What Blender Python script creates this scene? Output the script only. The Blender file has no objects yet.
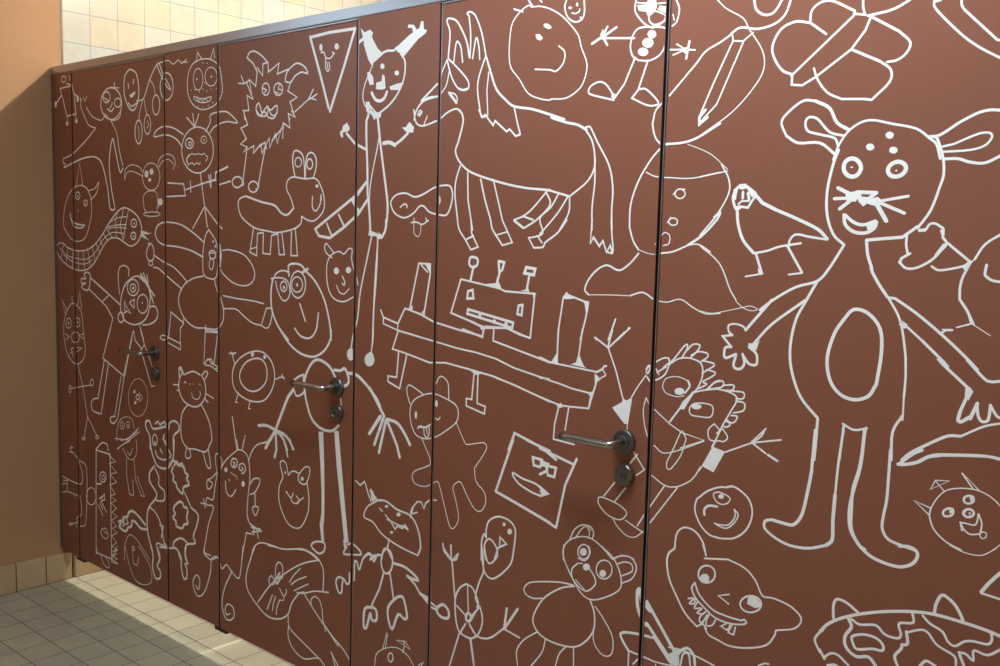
import bpy, bmesh, math
from mathutils import Vector, Matrix

# ------------------------------------------------------------------ camera, world, exposure
S = bpy.context.scene
C = S.collection
cam_d = bpy.data.cameras.new('camera'); cam = bpy.data.objects.new('camera', cam_d); C.objects.link(cam)
S.camera = cam
yaw, pitch, roll = math.radians(40.788), math.radians(5.887), math.radians(1.545)
fwd = Vector((-math.sin(yaw)*math.cos(pitch), math.cos(yaw)*math.cos(pitch), -math.sin(pitch)))
right0 = Vector((math.cos(yaw), math.sin(yaw), 0)); up0 = right0.cross(fwd)
rt = math.cos(roll)*right0 + math.sin(roll)*up0
up = -math.sin(roll)*right0 + math.cos(roll)*up0
m = Matrix((rt, up, -fwd)).transposed().to_4x4(); m.translation = (3.776, -1.722, 1.4328)
cam.matrix_world = m
cam_d.sensor_width = 36; cam_d.lens = 970.9/1000*36; cam_d.clip_start = 0.05
S.view_settings.view_transform = 'Standard'; S.view_settings.look = 'None'
S.view_settings.gamma = 1; S.view_settings.use_curve_mapping = False
S.view_settings.exposure = 0.06
w = bpy.data.worlds.new('world'); S.world = w; w.use_nodes = True
w.node_tree.nodes['Background'].inputs[0].default_value = (0.75, 0.85, 1, 1)
w.node_tree.nodes['Background'].inputs[1].default_value = 0.05
INNER_TUBE = 275.0        # emission of the tubes above the cubicles
OUTER_TUBE = 42.0         # emission of the ceiling panels of the wash room
SPOT = 205.0             # watts of each added fill lamp over a cubicle
WINDOW = 3.0             # frosted daylight window behind the camera

# ------------------------------------------------------------------ materials
def mat(name, col, rough=0.5, metal=0.0, spec=0.5, bump=None, var=None, emit=None, estr=0):
    mt = bpy.data.materials.new(name); mt.use_nodes = True
    nt = mt.node_tree; b = nt.nodes['Principled BSDF']
    b.inputs['Base Color'].default_value = (*col, 1); b.inputs['Roughness'].default_value = rough
    b.inputs['Metallic'].default_value = metal; b.inputs['Specular IOR Level'].default_value = spec
    tc = nt.nodes.new('ShaderNodeTexCoord')
    if var:
        n = nt.nodes.new('ShaderNodeTexNoise'); n.inputs['Scale'].default_value = var[0]; n.inputs['Detail'].default_value = 4
        r = nt.nodes.new('ShaderNodeMix'); r.data_type = 'RGBA'
        r.inputs['A'].default_value = (*[c*(1-var[1]) for c in col], 1); r.inputs['B'].default_value = (*[min(1, c*(1+var[1])) for c in col], 1)
        nt.links.new(tc.outputs['Object'], n.inputs['Vector']); nt.links.new(n.outputs['Fac'], r.inputs['Factor'])
        nt.links.new(r.outputs['Result'], b.inputs['Base Color'])
    if bump:
        n = nt.nodes.new('ShaderNodeTexNoise'); n.inputs['Scale'].default_value = bump[0]; n.inputs['Detail'].default_value = 3
        u = nt.nodes.new('ShaderNodeBump'); u.inputs['Strength'].default_value = bump[1]; u.inputs['Distance'].default_value = 0.001
        nt.links.new(tc.outputs['Object'], n.inputs['Vector']); nt.links.new(n.outputs['Fac'], u.inputs['Height']); nt.links.new(u.outputs['Normal'], b.inputs['Normal'])
    if emit:
        b.inputs['Emission Color'].default_value = (*emit, 1); b.inputs['Emission Strength'].default_value = estr
    return mt

def tile_mat(name, axes, off, c1, c2, grout, rough=0.35, size=0.115, mortar=0.0016, noise=0.06):
    """square tiles laid over two object axes"""
    mt = bpy.data.materials.new(name); mt.use_nodes = True
    nt = mt.node_tree; b = nt.nodes['Principled BSDF']; L = nt.links.new
    tc = nt.nodes.new('ShaderNodeTexCoord'); sp = nt.nodes.new('ShaderNodeSeparateXYZ'); cb = nt.nodes.new('ShaderNodeCombineXYZ')
    L(tc.outputs['Object'], sp.inputs[0])
    for i, a in enumerate(axes):
        s = nt.nodes.new('ShaderNodeMath'); s.operation = 'SUBTRACT'; s.inputs[1].default_value = off[i]
        L(sp.outputs[a], s.inputs[0]); L(s.outputs[0], cb.inputs[i])
    br = nt.nodes.new('ShaderNodeTexBrick'); br.offset = 0; br.squash = 1; br.offset_frequency = 1; br.squash_frequency = 1
    br.inputs['Scale'].default_value = 1; br.inputs['Brick Width'].default_value = size; br.inputs['Row Height'].default_value = size
    br.inputs['Mortar Size'].default_value = mortar; br.inputs['Mortar Smooth'].default_value = 0.25; br.inputs['Bias'].default_value = 0
    br.inputs['Color1'].default_value = (*c1, 1); br.inputs['Color2'].default_value = (*c2, 1); br.inputs['Mortar'].default_value = (*grout, 1)
    L(cb.outputs[0], br.inputs['Vector'])
    n = nt.nodes.new('ShaderNodeTexNoise'); n.inputs['Scale'].default_value = 14; n.inputs['Detail'].default_value = 5; L(tc.outputs['Object'], n.inputs['Vector'])
    h = nt.nodes.new('ShaderNodeMapRange'); h.inputs['To Min'].default_value = 1-noise*2; h.inputs['To Max'].default_value = 1+noise*2; L(n.outputs['Fac'], h.inputs['Value'])
    mx = nt.nodes.new('ShaderNodeMix'); mx.data_type = 'RGBA'; mx.blend_type = 'MULTIPLY'; mx.inputs['Factor'].default_value = 1
    L(br.outputs['Color'], mx.inputs['A']); L(h.outputs[0], mx.inputs['B']); L(mx.outputs['Result'], b.inputs['Base Color'])
    bp = nt.nodes.new('ShaderNodeBump'); bp.invert = True; bp.inputs['Strength'].default_value = 0.6; bp.inputs['Distance'].default_value = 0.0015
    L(br.outputs['Fac'], bp.inputs['Height']); L(bp.outputs[0], b.inputs['Normal'])
    b.inputs['Roughness'].default_value = rough
    return mt

BROWN = mat('brown_laminate', (0.245, 0.089, 0.053), 0.40, spec=0.45, bump=(900, 0.05), var=(3, 0.05))
EDGE = mat('dark_laminate_edge', (0.006, 0.006, 0.008), 0.5)
PAINT = mat('white_print', (0.92, 0.95, 0.94), 0.45, spec=0.4)
ALU = mat('brushed_aluminium', (0.42, 0.43, 0.45), 0.32, 0.9, bump=(300, 0.05))
STEEL = mat('satin_steel', (0.42, 0.43, 0.43), 0.2, 1.0)
STEELD = mat('dull_steel', (0.17, 0.175, 0.16), 0.34, 0.9)
BLACK = mat('black_plastic', (0.012, 0.012, 0.012), 0.4)
TAN = mat('tan_wall_paint', (0.41, 0.235, 0.125), 0.7, spec=0.25, bump=(160, 0.12), var=(1.5, 0.04))
WHITEP = mat('ceiling_paint', (0.45, 0.44, 0.42), 0.8)
WALLTILE = tile_mat('cream_wall_tile', 'YZ', (0.155, 2.2323), (0.56, 0.50, 0.36), (0.50, 0.52, 0.49), (0.26, 0.30, 0.36), 0.22)
WALLTILEX = tile_mat('cream_wall_tile_rear', 'XZ', (0.05, 2.2323), (0.56, 0.50, 0.36), (0.50, 0.52, 0.49), (0.26, 0.30, 0.36), 0.22)
SKIRT = tile_mat('tan_skirting_tile', 'YZ', (0.052, 0), (0.50, 0.37, 0.22), (0.46, 0.34, 0.20), (0.06, 0.045, 0.035), 0.35, mortar=0.0022)
SKIRTX = tile_mat('tan_skirting_tile_front', 'XZ', (0.052, 0), (0.50, 0.37, 0.22), (0.46, 0.34, 0.20), (0.06, 0.045, 0.035), 0.35, mortar=0.0022)
FLOORT = tile_mat('beige_floor_tile', 'XY', (0.085, 0.055), (0.44, 0.405, 0.29), (0.385, 0.355, 0.265), (0.12, 0.11, 0.09), 0.38, mortar=0.0022)
TUBE_IN = mat('cubicle_tube_glow', (0.9, 0.9, 0.85), 0.4, emit=(1, 0.93, 0.80), estr=INNER_TUBE)
GLASS_DAY = mat('frosted_daylight_glass', (0.8, 0.85, 0.9), 0.5, emit=(0.62, 0.82, 1.0), estr=WINDOW)
CERAMIC = mat('white_ceramic', (0.8, 0.8, 0.78), 0.1)

# ------------------------------------------------------------------ helpers
def obj(name, bm, mt, parent=None, bevel=0, smooth=False):
    me = bpy.data.meshes.new(name)
    if bevel: bmesh.ops.bevel(bm, geom=list(bm.edges), offset=bevel, segments=2, affect='EDGES', clamp_overlap=True)
    bmesh.ops.recalc_face_normals(bm, faces=bm.faces)
    bm.to_mesh(me); bm.free()
    if smooth:
        for p in me.polygons: p.use_smooth = True
    for k in (mt if isinstance(mt, (list, tuple)) else [mt]): me.materials.append(k)
    o = bpy.data.objects.new(name, me); C.objects.link(o)
    if parent: o.parent = parent; o.matrix_parent_inverse = parent.matrix_world.inverted()
    return o
def box(bm, x0, x1, y0, y1, z0, z1, mi=0):
    v = [bm.verts.new((x, y, z)) for x in (x0, x1) for y in (y0, y1) for z in (z0, z1)]
    for f in ((0,1,3,2), (4,6,7,5), (0,4,5,1), (2,3,7,6), (0,2,6,4), (1,5,7,3)):
        bm.faces.new([v[i] for i in f]).material_index = mi
def boxm(*a): bm = bmesh.new(); box(bm, *a); return bm
def thing(name, label, cat, loc=(0,0,0), group=None):
    o = bpy.data.objects.new(name, None); C.objects.link(o); o.location = loc; o.matrix_world = Matrix.Translation(loc)
    o.empty_display_size = .1; tag(o, label, cat, group); return o
def tag(o, label, cat, group=None):
    o['label'] = label; o['category'] = cat; o['kind'] = 'thing'
    if group: o['group'] = group
    return o
def struct(name, bm, mt):
    o = obj(name, bm, mt); o['kind'] = 'structure'; return o
def lathe(bm, prof, cx, cz, y0, n=32, axis='Y'):
    """prof: (radius, distance in front of y0) rings turned about an axis parallel to Y, closed at both ends"""
    rings = [[bm.verts.new((cx+r*math.cos(2*math.pi*i/n), y0-d, cz+r*math.sin(2*math.pi*i/n))) for i in range(n)] for r, d in prof]
    for a, b in zip(rings, rings[1:]):
        for i in range(n): bm.faces.new((a[i], a[(i+1)%n], b[(i+1)%n], b[i]))
    bm.faces.new(rings[0][::-1]); bm.faces.new(rings[-1])
def sweep(bm, path, r, n=16):
    path = [Vector(p) for p in path]; rings = []
    for i, p in enumerate(path):
        d = (path[min(i+1, len(path)-1)]-path[max(i-1, 0)]).normalized()
        u = Vector((0,0,1)); s = d.cross(u).normalized(); 
        rr = r[i] if isinstance(r, (list, tuple)) else r
        rings.append([bm.verts.new(p + rr*(math.cos(2*math.pi*k/n)*s + math.sin(2*math.pi*k/n)*u)) for k in range(n)])
    for a, b in zip(rings, rings[1:]):
        for k in range(n): bm.faces.new((a[k], a[(k+1)%n], b[(k+1)%n], b[k]))
    bm.faces.new(rings[0][::-1]); bm.faces.new(rings[-1])

# ------------------------------------------------------------------ the room
XR, YF, YB, ZC = 5.2, -3.6, 2.45, 2.86
struct('floor', boxm(0, XR, YF, YB, -0.08, 0), FLOORT)
struct('ceiling', boxm(-.15, XR+.15, YF-.15, YB+.15, ZC, ZC+0.1), WHITEP)
bm = bmesh.new(); 
LY0, LY1, LZ0, LZ1 = -2.5, -1.12, 2.1, 2.7
box(bm, -0.15, 0, YF-.15, LY0, -0.08, ZC, 0); box(bm, -0.15, 0, LY1, 0.04, -0.08, ZC, 0)
box(bm, -0.15, 0, LY0, LY1, -0.08, LZ0, 0); box(bm, -0.15, 0, LY0, LY1, LZ1, ZC, 0); box(bm, -0.15, 0, 0.048, YB+.15, -0.08, ZC, 1)
struct('wall_left', bm, [TAN, WALLTILE])
struct('trim_1', boxm(-0.02, 0.0015, 0.04, 0.048, 0, ZC), [mat('grey_corner_profile', (0.16, 0.13, 0.12), 0.45, 0.3)])
struct('wall_rear', boxm(0, XR, YB, YB+.15, -0.08, ZC), WALLTILEX)
struct('wall_right', boxm(XR, XR+.15, YF-.15, YB+.15, -0.08, ZC), TAN)
WX0, WX1, WZ0, WZ1 = 1.2, 3.4, 1.5, 2.55
bm = bmesh.new()
box(bm, 0, WX0, YF-.15, YF, -0.08, ZC); box(bm, WX1, XR, YF-.15, YF, -0.08, ZC)
box(bm, WX0, WX1, YF-.15, YF, -0.08, WZ0); box(bm, WX0, WX1, YF-.15, YF, WZ1, ZC)
struct('wall_front', bm, TAN)
bm = bmesh.new()
box(bm, WX0, WX1, YF-.09, YF-.03, WZ0, WZ0+.05); box(bm, WX0, WX1, YF-.09, YF-.03, WZ1-.05, WZ1)
for x in (WX0, (WX0+WX1)/2-.03, WX1-.05): box(bm, x, x+.05, YF-.09, YF-.03, WZ0+.05, WZ1-.05)
wf = struct('window_1', bm, WHITEP)
pane = obj('pane', boxm(WX0+.01, WX1-.01, YF-.07, YF-.06, WZ0+.01, WZ1-.01), mat('dim_frosted_glass', (0.8, 0.85, 0.9), 0.5, emit=(0.62, 0.82, 1.0), estr=0.4), wf)
bm = bmesh.new()
box(bm, -.09, -.02, LY0, LY1, LZ0, LZ0+.045); box(bm, -.09, -.02, LY0, LY1, LZ1-.045, LZ1)
for y in (LY0, (LY0+LY1)/2-.022, LY1-.045): box(bm, -.09, -.02, y, y+.045, LZ0+.045, LZ1-.045)
wl = struct('window_2', bm, WHITEP)
obj('pane', boxm(-.06, -.05, LY0+.01, LY1-.01, LZ0+.01, LZ1-.01), GLASS_DAY, wl)
def skirt(name, x0, x1, y0, y1, mt):
    bm = bmesh.new(); box(bm, x0, x1, y0, y1, 0, 0.1125); return struct(name, bm, mt)
skirt('baseboard_left', 0, 0.010, YF, 0.04, SKIRT)
skirt('baseboard_left_rear', 0, 0.010, 0.048, YB, SKIRT)
skirt('baseboard_front', 0.010, XR, YF, YF+.010, SKIRTX)

# ------------------------------------------------------------------ lamps
def tube_lamp(label, x0, x1, y, z, tm, group):
    t = thing('fluorescent_batten', label, 'ceiling light', ((x0+x1)/2, y, z), group)
    bm = bmesh.new(); box(bm, x0, x1, y-.035, y+.035, z-.05, z); obj('housing', bm, WHITEP, t, bevel=.004)
    bm = bmesh.new(); sweep(bm, [(x0+.04, y, z-.075), (x1-.04, y, z-.075)], .016, 12); obj('tube', bm, tm, t, smooth=False)
    for a in (x0+.015, x1-.045):
        bm = bmesh.new(); box(bm, a, a+.03, y-.018, y+.018, z-.1, z-.045); obj('tube_holder', bm, WHITEP, t)
    return t
tube_lamp('white fluorescent batten on the ceiling over the far left cubicle', 0.34, 1.70, 0.79, ZC, TUBE_IN, None)
tube_lamp('white fluorescent batten on the ceiling over the nearest cubicles', 2.3, 3.5, 0.80, ZC, TUBE_IN, None)
def fill_spot(x, y, label):  # unseen fixture, added to brighten the cubicle floor without washing the wall
    t = thing('fill_spot', label, 'ceiling light', (x, y, ZC))
    n = 32; bm = bmesh.new(); R = []
    for r, z in ((.062, ZC-.001), (.062, ZC-.012), (.048, ZC-.014), (.040, ZC-.002)):
        R.append([bm.verts.new((x+r*math.cos(6.28318*i/n), y+r*math.sin(6.28318*i/n), z)) for i in range(n)])
    for a, b in zip(R, R[1:]):
        for i in range(n): bm.faces.new((a[i], a[(i+1) % n], b[(i+1) % n], b[i]))
    bm.faces.new(R[-1]); obj('trim_ring', bm, ALU, t)
    l = bpy.data.lights.new('spot', 'SPOT'); l.energy = SPOT; l.color = (.97, .97, .88); l.spot_size = math.radians(58); l.spot_blend = .35; l.shadow_soft_size = .03
    o = bpy.data.objects.new('spot', l); C.objects.link(o); o.parent = t; o.location = (0, 0, -.03)
    return t
fill_spot(.50, .86, 'round metal fill lamp added in the ceiling over the far left cubicle')
fill_spot(1.45, .86, 'round metal fill lamp added in the ceiling over the middle cubicle')
def panel_lamp(label, cx, cy, k=1, group=None):
    t = thing('ceiling_light', label, 'ceiling light', (cx, cy, ZC), group)
    bm = bmesh.new()
    for a in ((cx-.62, cx+.62, cy-.17, cy-.15), (cx-.62, cx+.62, cy+.15, cy+.17), (cx-.62, cx-.6, cy-.15, cy+.15), (cx+.6, cx+.62, cy-.15, cy+.15)):
        box(bm, *a, ZC-.04, ZC)
    obj('frame', bm, ALU, t)
    obj('diffuser', boxm(cx-.6, cx+.6, cy-.15, cy+.15, ZC-.032, ZC-.02), mat('ceiling_panel_glow', (0.9, 0.9, 0.9), 0.4, emit=(0.82, 0.93, 1.0), estr=OUTER_TUBE*k), t)
panel_lamp('long ceiling light in the wash room near the camera', 2.85, -0.60)
panel_lamp('long ceiling light in the wash room farther from the cubicles', 1.4, -2.3, 0.20)

# ------------------------------------------------------------------ cubicle front
ZB, ZT, ZRAIL = 0.132, 1.984, 2.0135
G = 0.0055                       # half of a gap between two panels
SEAM = [0.1628, 0.8105, 1.1213, 1.7700, 2.0756, 2.7126]
XEND = 4.05
TH = 0.050
def leaf(parent, x0, x1, z1, name='leaf'):
    bm = bmesh.new(); box(bm, x0, x1, 0, TH, ZB, z1)
    bmesh.ops.bevel(bm, geom=list(bm.edges), offset=.0008, segments=1, affect='EDGES')
    for f in bm.faces:
        c = f.calc_center_median()
        if f.normal.y > -.9 and abs(c.y) > .0009 or c.x < x0+.0009 or c.x > x1-.0009: f.material_index = 0 if c.y < .0009 else 1
    return obj(name, bm, [BROWN, EDGE], parent)

PANELS = []
def fixed(x0, x1, label):
    t = thing('cubicle_panel', label, 'partition panel', ((x0+x1)/2, 0, ZB))
    leaf(t, x0, x1, ZT, 'panel_board'); PANELS.append((t, x0, x1, ZT)); return t
DOORTOP = ZT-.0072
def handle(door, x, z):
    h = obj('handle_rose', (lambda b: (lathe(b, [(.0265, 0), (.0265, .008), (.0252, .010), (.021, .0105), (.0205, .0095), (.014, .0095), (.0135, .013), (.0105, .0135)], x, z, 0, 36), b)[1])(bmesh.new()), STEELD, door)
    pts = [(x, -.0135, z)]
    for i in range(5): pts.append((x, -.02-.007*i, z))
    cx, cy, r = x-.006, -.051, .006
    for i in range(1, 7):
        a = math.radians(15*i); pts.append((cx+r*math.cos(a), cy-r*math.sin(a), z))
    for i in range(1, 7): pts.append((cx-.0206*i, cy-r, z))
    bm = bmesh.new(); sweep(bm, pts, .0088, 20); l = obj('lever', bm, STEEL, h)
    sm(l)
    bm = bmesh.new(); lathe(bm, [(.0235, 0), (.0235, .011), (.0222, .0128), (.0150, .0132), (.0145, .0122), (.009, .0122), (.0085, .0145), (.0062, .015)], x+.0045, z-.0705, 0, 36)
    k = obj('lock_rose', bm, STEELD, door)
    bm = bmesh.new(); box(bm, x+.0035, x+.0055, -.0158, -.0145, z-.075, z-.066); obj('lock_slot', bm, BLACK, k)
    return h
def sm(o):
    for p in o.data.polygons: p.use_smooth = len(p.vertices) < 6
def door(x0, x1, label):
    t = thing('cubicle_door', label, 'door', ((x0+x1)/2, 0, ZB))
    leaf(t, x0, x1, DOORTOP); PANELS.append((t, x0, x1, DOORTOP))
    return t
A = [0.04+.002] + SEAM + [XEND]
f0 = fixed(0.0215, SEAM[0]-G*.8, 'narrow brown fixed panel beside the tan wall, leftmost of the cubicle front')
d1 = door(SEAM[0]+G*.8, SEAM[1]-G*.8, 'brown cubicle door with a girl and a checked snake, farthest from the camera')
f1 = fixed(SEAM[1]+G*.8, SEAM[2]-G*.8, 'narrow brown panel with a whiskered round cat, between the farthest and the middle door')
d2 = door(SEAM[2]+G*.8, SEAM[3]-G*.8, 'brown cubicle door with an upside down triangle face and long haired figure, the middle door')
f2 = fixed(SEAM[3]+G*.8, SEAM[4]-G*.8, 'narrow brown panel with an antlered man, between the middle and the nearest door')
d3 = door(SEAM[4]+G*.8, SEAM[5]-.0055, 'brown cubicle door with a pony and a chimney bench, nearest to the camera')
f3 = fixed(SEAM[5]+.0055, XEND, 'wide brown panel with a huge mouse and a butterfly, rightmost and without a handle')
for d, hx, hz in ((d1, 0.7400, .9945), (d2, 1.7030, .9975), (d3, 2.6515, .9970)): handle(d, hx, hz)
# frame strips seen in the gaps round the doors: they belong to the fixed panels
def strip(parent, x, w=.0011, y0=.003): obj('frame_strip', boxm(x-w, x+w, y0, .020, ZB+.002, ZT), ALU, parent)
for p, s in ((f0, SEAM[0]), (f1, SEAM[1]), (f1, SEAM[2]), (f2, SEAM[3]), (f2, SEAM[4])): strip(p, s)
strip(f3, SEAM[5], .0012, .004)
def backstop(parent, x, s=1): obj('door_stop', boxm(x-.003, x+.003, TH-.016, TH-.004, ZB+.002, ZT), BLACK, parent)
for p, s in ((f0, SEAM[0]), (f1, SEAM[1]), (f1, SEAM[2]), (f2, SEAM[3]), (f2, SEAM[4]), (f3, SEAM[5])): backstop(p, s)
# black pivot brackets under the hinge side of the doors
for d, s in ((d1, SEAM[0]), (d2, SEAM[2]), (d3, SEAM[4])):
    obj('pivot_bracket', boxm(s-.030, s+.034, .001, .014, ZB-.012, ZB-.0005), BLACK, d)

# header rail and wall post
bm = bmesh.new(); box(bm, 0.0012, XEND, -.001, .052, ZT+.0015, ZRAIL)
r = obj('header_rail', bm, ALU, None, bevel=.0015)
tag(r, 'long grey metal head rail running along the top of the brown cubicle front', 'rail')
bm = bmesh.new(); box(bm, 0.0005, .020, -.001, .039, ZB+.004, ZT+.001)
post = obj('wall_post', bm, mat('grey_painted_metal', (0.17, 0.155, 0.15), 0.4, 0.6), None, bevel=.0015)
tag(post, 'grey metal post fixing the cubicle front to the tan wall', 'post')
for a, b in ((SEAM[0], SEAM[1]), (SEAM[2], SEAM[3]), (SEAM[4], SEAM[5]-.007)):
    obj('frame_strip', boxm(a+.002, b-.002, -.0006, .02, ZT-.0052, ZT-.0022), ALU, r)
# partitions behind the front
for x, lb in ((.995, 'brown cubicle side wall behind the front, between the farthest and middle cubicle'), (1.92, 'brown cubicle side wall behind the front, between the middle and nearest cubicle'), (2.95, 'brown cubicle side wall behind the front, right of the nearest cubicle')):
    o = obj('side_partition', boxm(x-.0065, x+.0065, .054, YB-.002, ZB, ZT), BROWN); tag(o, lb, 'partition panel')
    bm = bmesh.new()
    for y in (.5, 1.9): box(bm, x-.02, x+.02, y-.02, y+.02, 0, ZB+.02)
    obj('foot', bm, STEELD, o)

# ------------------------------------------------------------------ line drawings printed on the boards
def catmull(P, n=4):
    if len(P) < 3: return P
    closed = (P[0]-P[-1]).length < 1e-4
    out = []
    for i in range(len(P)-1):
        p1, p2 = P[i], P[i+1]
        p0 = P[i-1] if i else (P[-2] if closed else p1*2-p2)
        p3 = P[i+2] if i+2 < len(P) else (P[1] if closed else p2*2-p1)
        m1, m2 = (p2-p0)/2, (p3-p1)/2
        d = (p2-p1).length
        for m_ in (m1, m2):
            if m_.length > 1.15*d: m_ *= 1.15*d/m_.length
        for k in range(n):
            t = k/n; t2, t3 = t*t, t*t*t
            out.append(p1*(2*t3-3*t2+1)+m1*(t3-2*t2+t)+p2*(-2*t3+3*t2)+m2*(t3-t2))
    out.append(P[-1]); return out
def figure(strokes):
    bm = bmesh.new(); k = 0
    for kind, w, P in strokes:
        k += 1; y = -.00030-.00002*(k % 12)
        P = [Vector((a/2000, b/2000)) for a, b in P]
        if kind == 'P':
            vs = [bm.verts.new((p.x, y-.0002, p.y)) for p in P]
            try: f = bm.faces.new(vs); f.normal_update(); bmesh.ops.triangulate(bm, faces=[f])
            except ValueError: pass
            continue
        if kind == 'S': P = catmull(P)
        h = w/20000.0
        Q = [P[0]]
        for p in P[1:]:
            if (p-Q[-1]).length > h*.25: Q.append(p)
        if len(Q) < 2: continue
        closed = (P[0]-P[-1]).length < 1e-4 and len(Q) > 3
        if closed: Q = Q[:-1] if (Q[0]-Q[-1]).length < h*.3 else Q
        n = len(Q); pr = []
        for i, p in enumerate(Q):
            a = (p-Q[i-1]) if (i or closed) else (Q[1]-p)
            b = (Q[(i+1) % n]-p) if (i < n-1 or closed) else (p-Q[i-1])
            a = a.normalized(); b = b.normalized()
            na, nb = Vector((-a.y, a.x)), Vector((-b.y, b.x)); mi = na+nb
            if mi.length < .25: mi = na; sc = 1
            else:
                mi.normalize(); sc = min(1/max(mi.dot(na), .3), 1.7)
            yy = y-.00006*i/n
            l, r_ = p+mi*h*sc, p-mi*h*sc
            pr.append((bm.verts.new((l.x, yy, l.y)), bm.verts.new((r_.x, yy, r_.y))))
        for i in range(n if closed else n-1):
            j = (i+1) % n
            bm.faces.new((pr[i][0], pr[i][1], pr[j][1], pr[j][0]))
        if not closed:
            for e, i, o_ in ((0, 0, 1), (n-1, n-1, n-2)):
                d = (Q[i]-Q[o_]).normalized()*h; yy = y-.00006*i/n; nn = Vector((-d.y, d.x))
                s_ = 1 if i else -1
                arc = [Q[i]+d*math.sin(t)+nn*s_*math.cos(t) for t in (math.pi*.25, math.pi*.5, math.pi*.75)]
                vs = [pr[i][0]]+[bm.verts.new((q.x, yy, q.y)) for q in arc]+[pr[i][1]]
                try: bm.faces.new(vs)
                except ValueError: pass
    for f in bm.faces:
        f.normal_update()
        if f.normal.y > 0: f.normal_flip()
    return bm
def place(name, label, strokes):
    src = figure(strokes); xs = [v.co.x for v in src.verts]
    for parent, x0, x1, zt in PANELS:
        if max(xs) < x0+.001 or min(xs) > x1-.001: continue
        bm = src.copy()
        for co, no in (((x0+.001, 0, 0), (-1, 0, 0)), ((x1-.001, 0, 0), (1, 0, 0)), ((0, 0, zt-.001), (0, 0, 1)), ((0, 0, ZB+.001), (0, 0, -1))):
            bmesh.ops.bisect_plane(bm, geom=bm.verts[:]+bm.edges[:]+bm.faces[:], plane_co=co, plane_no=no, clear_outer=True)
        if sum(f.calc_area() for f in bm.faces) < 8e-6: bm.free(); continue
        me = bpy.data.meshes.new(name); bm.to_mesh(me); bm.free(); me.materials.append(PAINT)
        o = bpy.data.objects.new(name, me); C.objects.link(o); o.parent = parent; o.matrix_parent_inverse = parent.matrix_world.inverted()
        o['label'] = label
    src.free()
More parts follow.
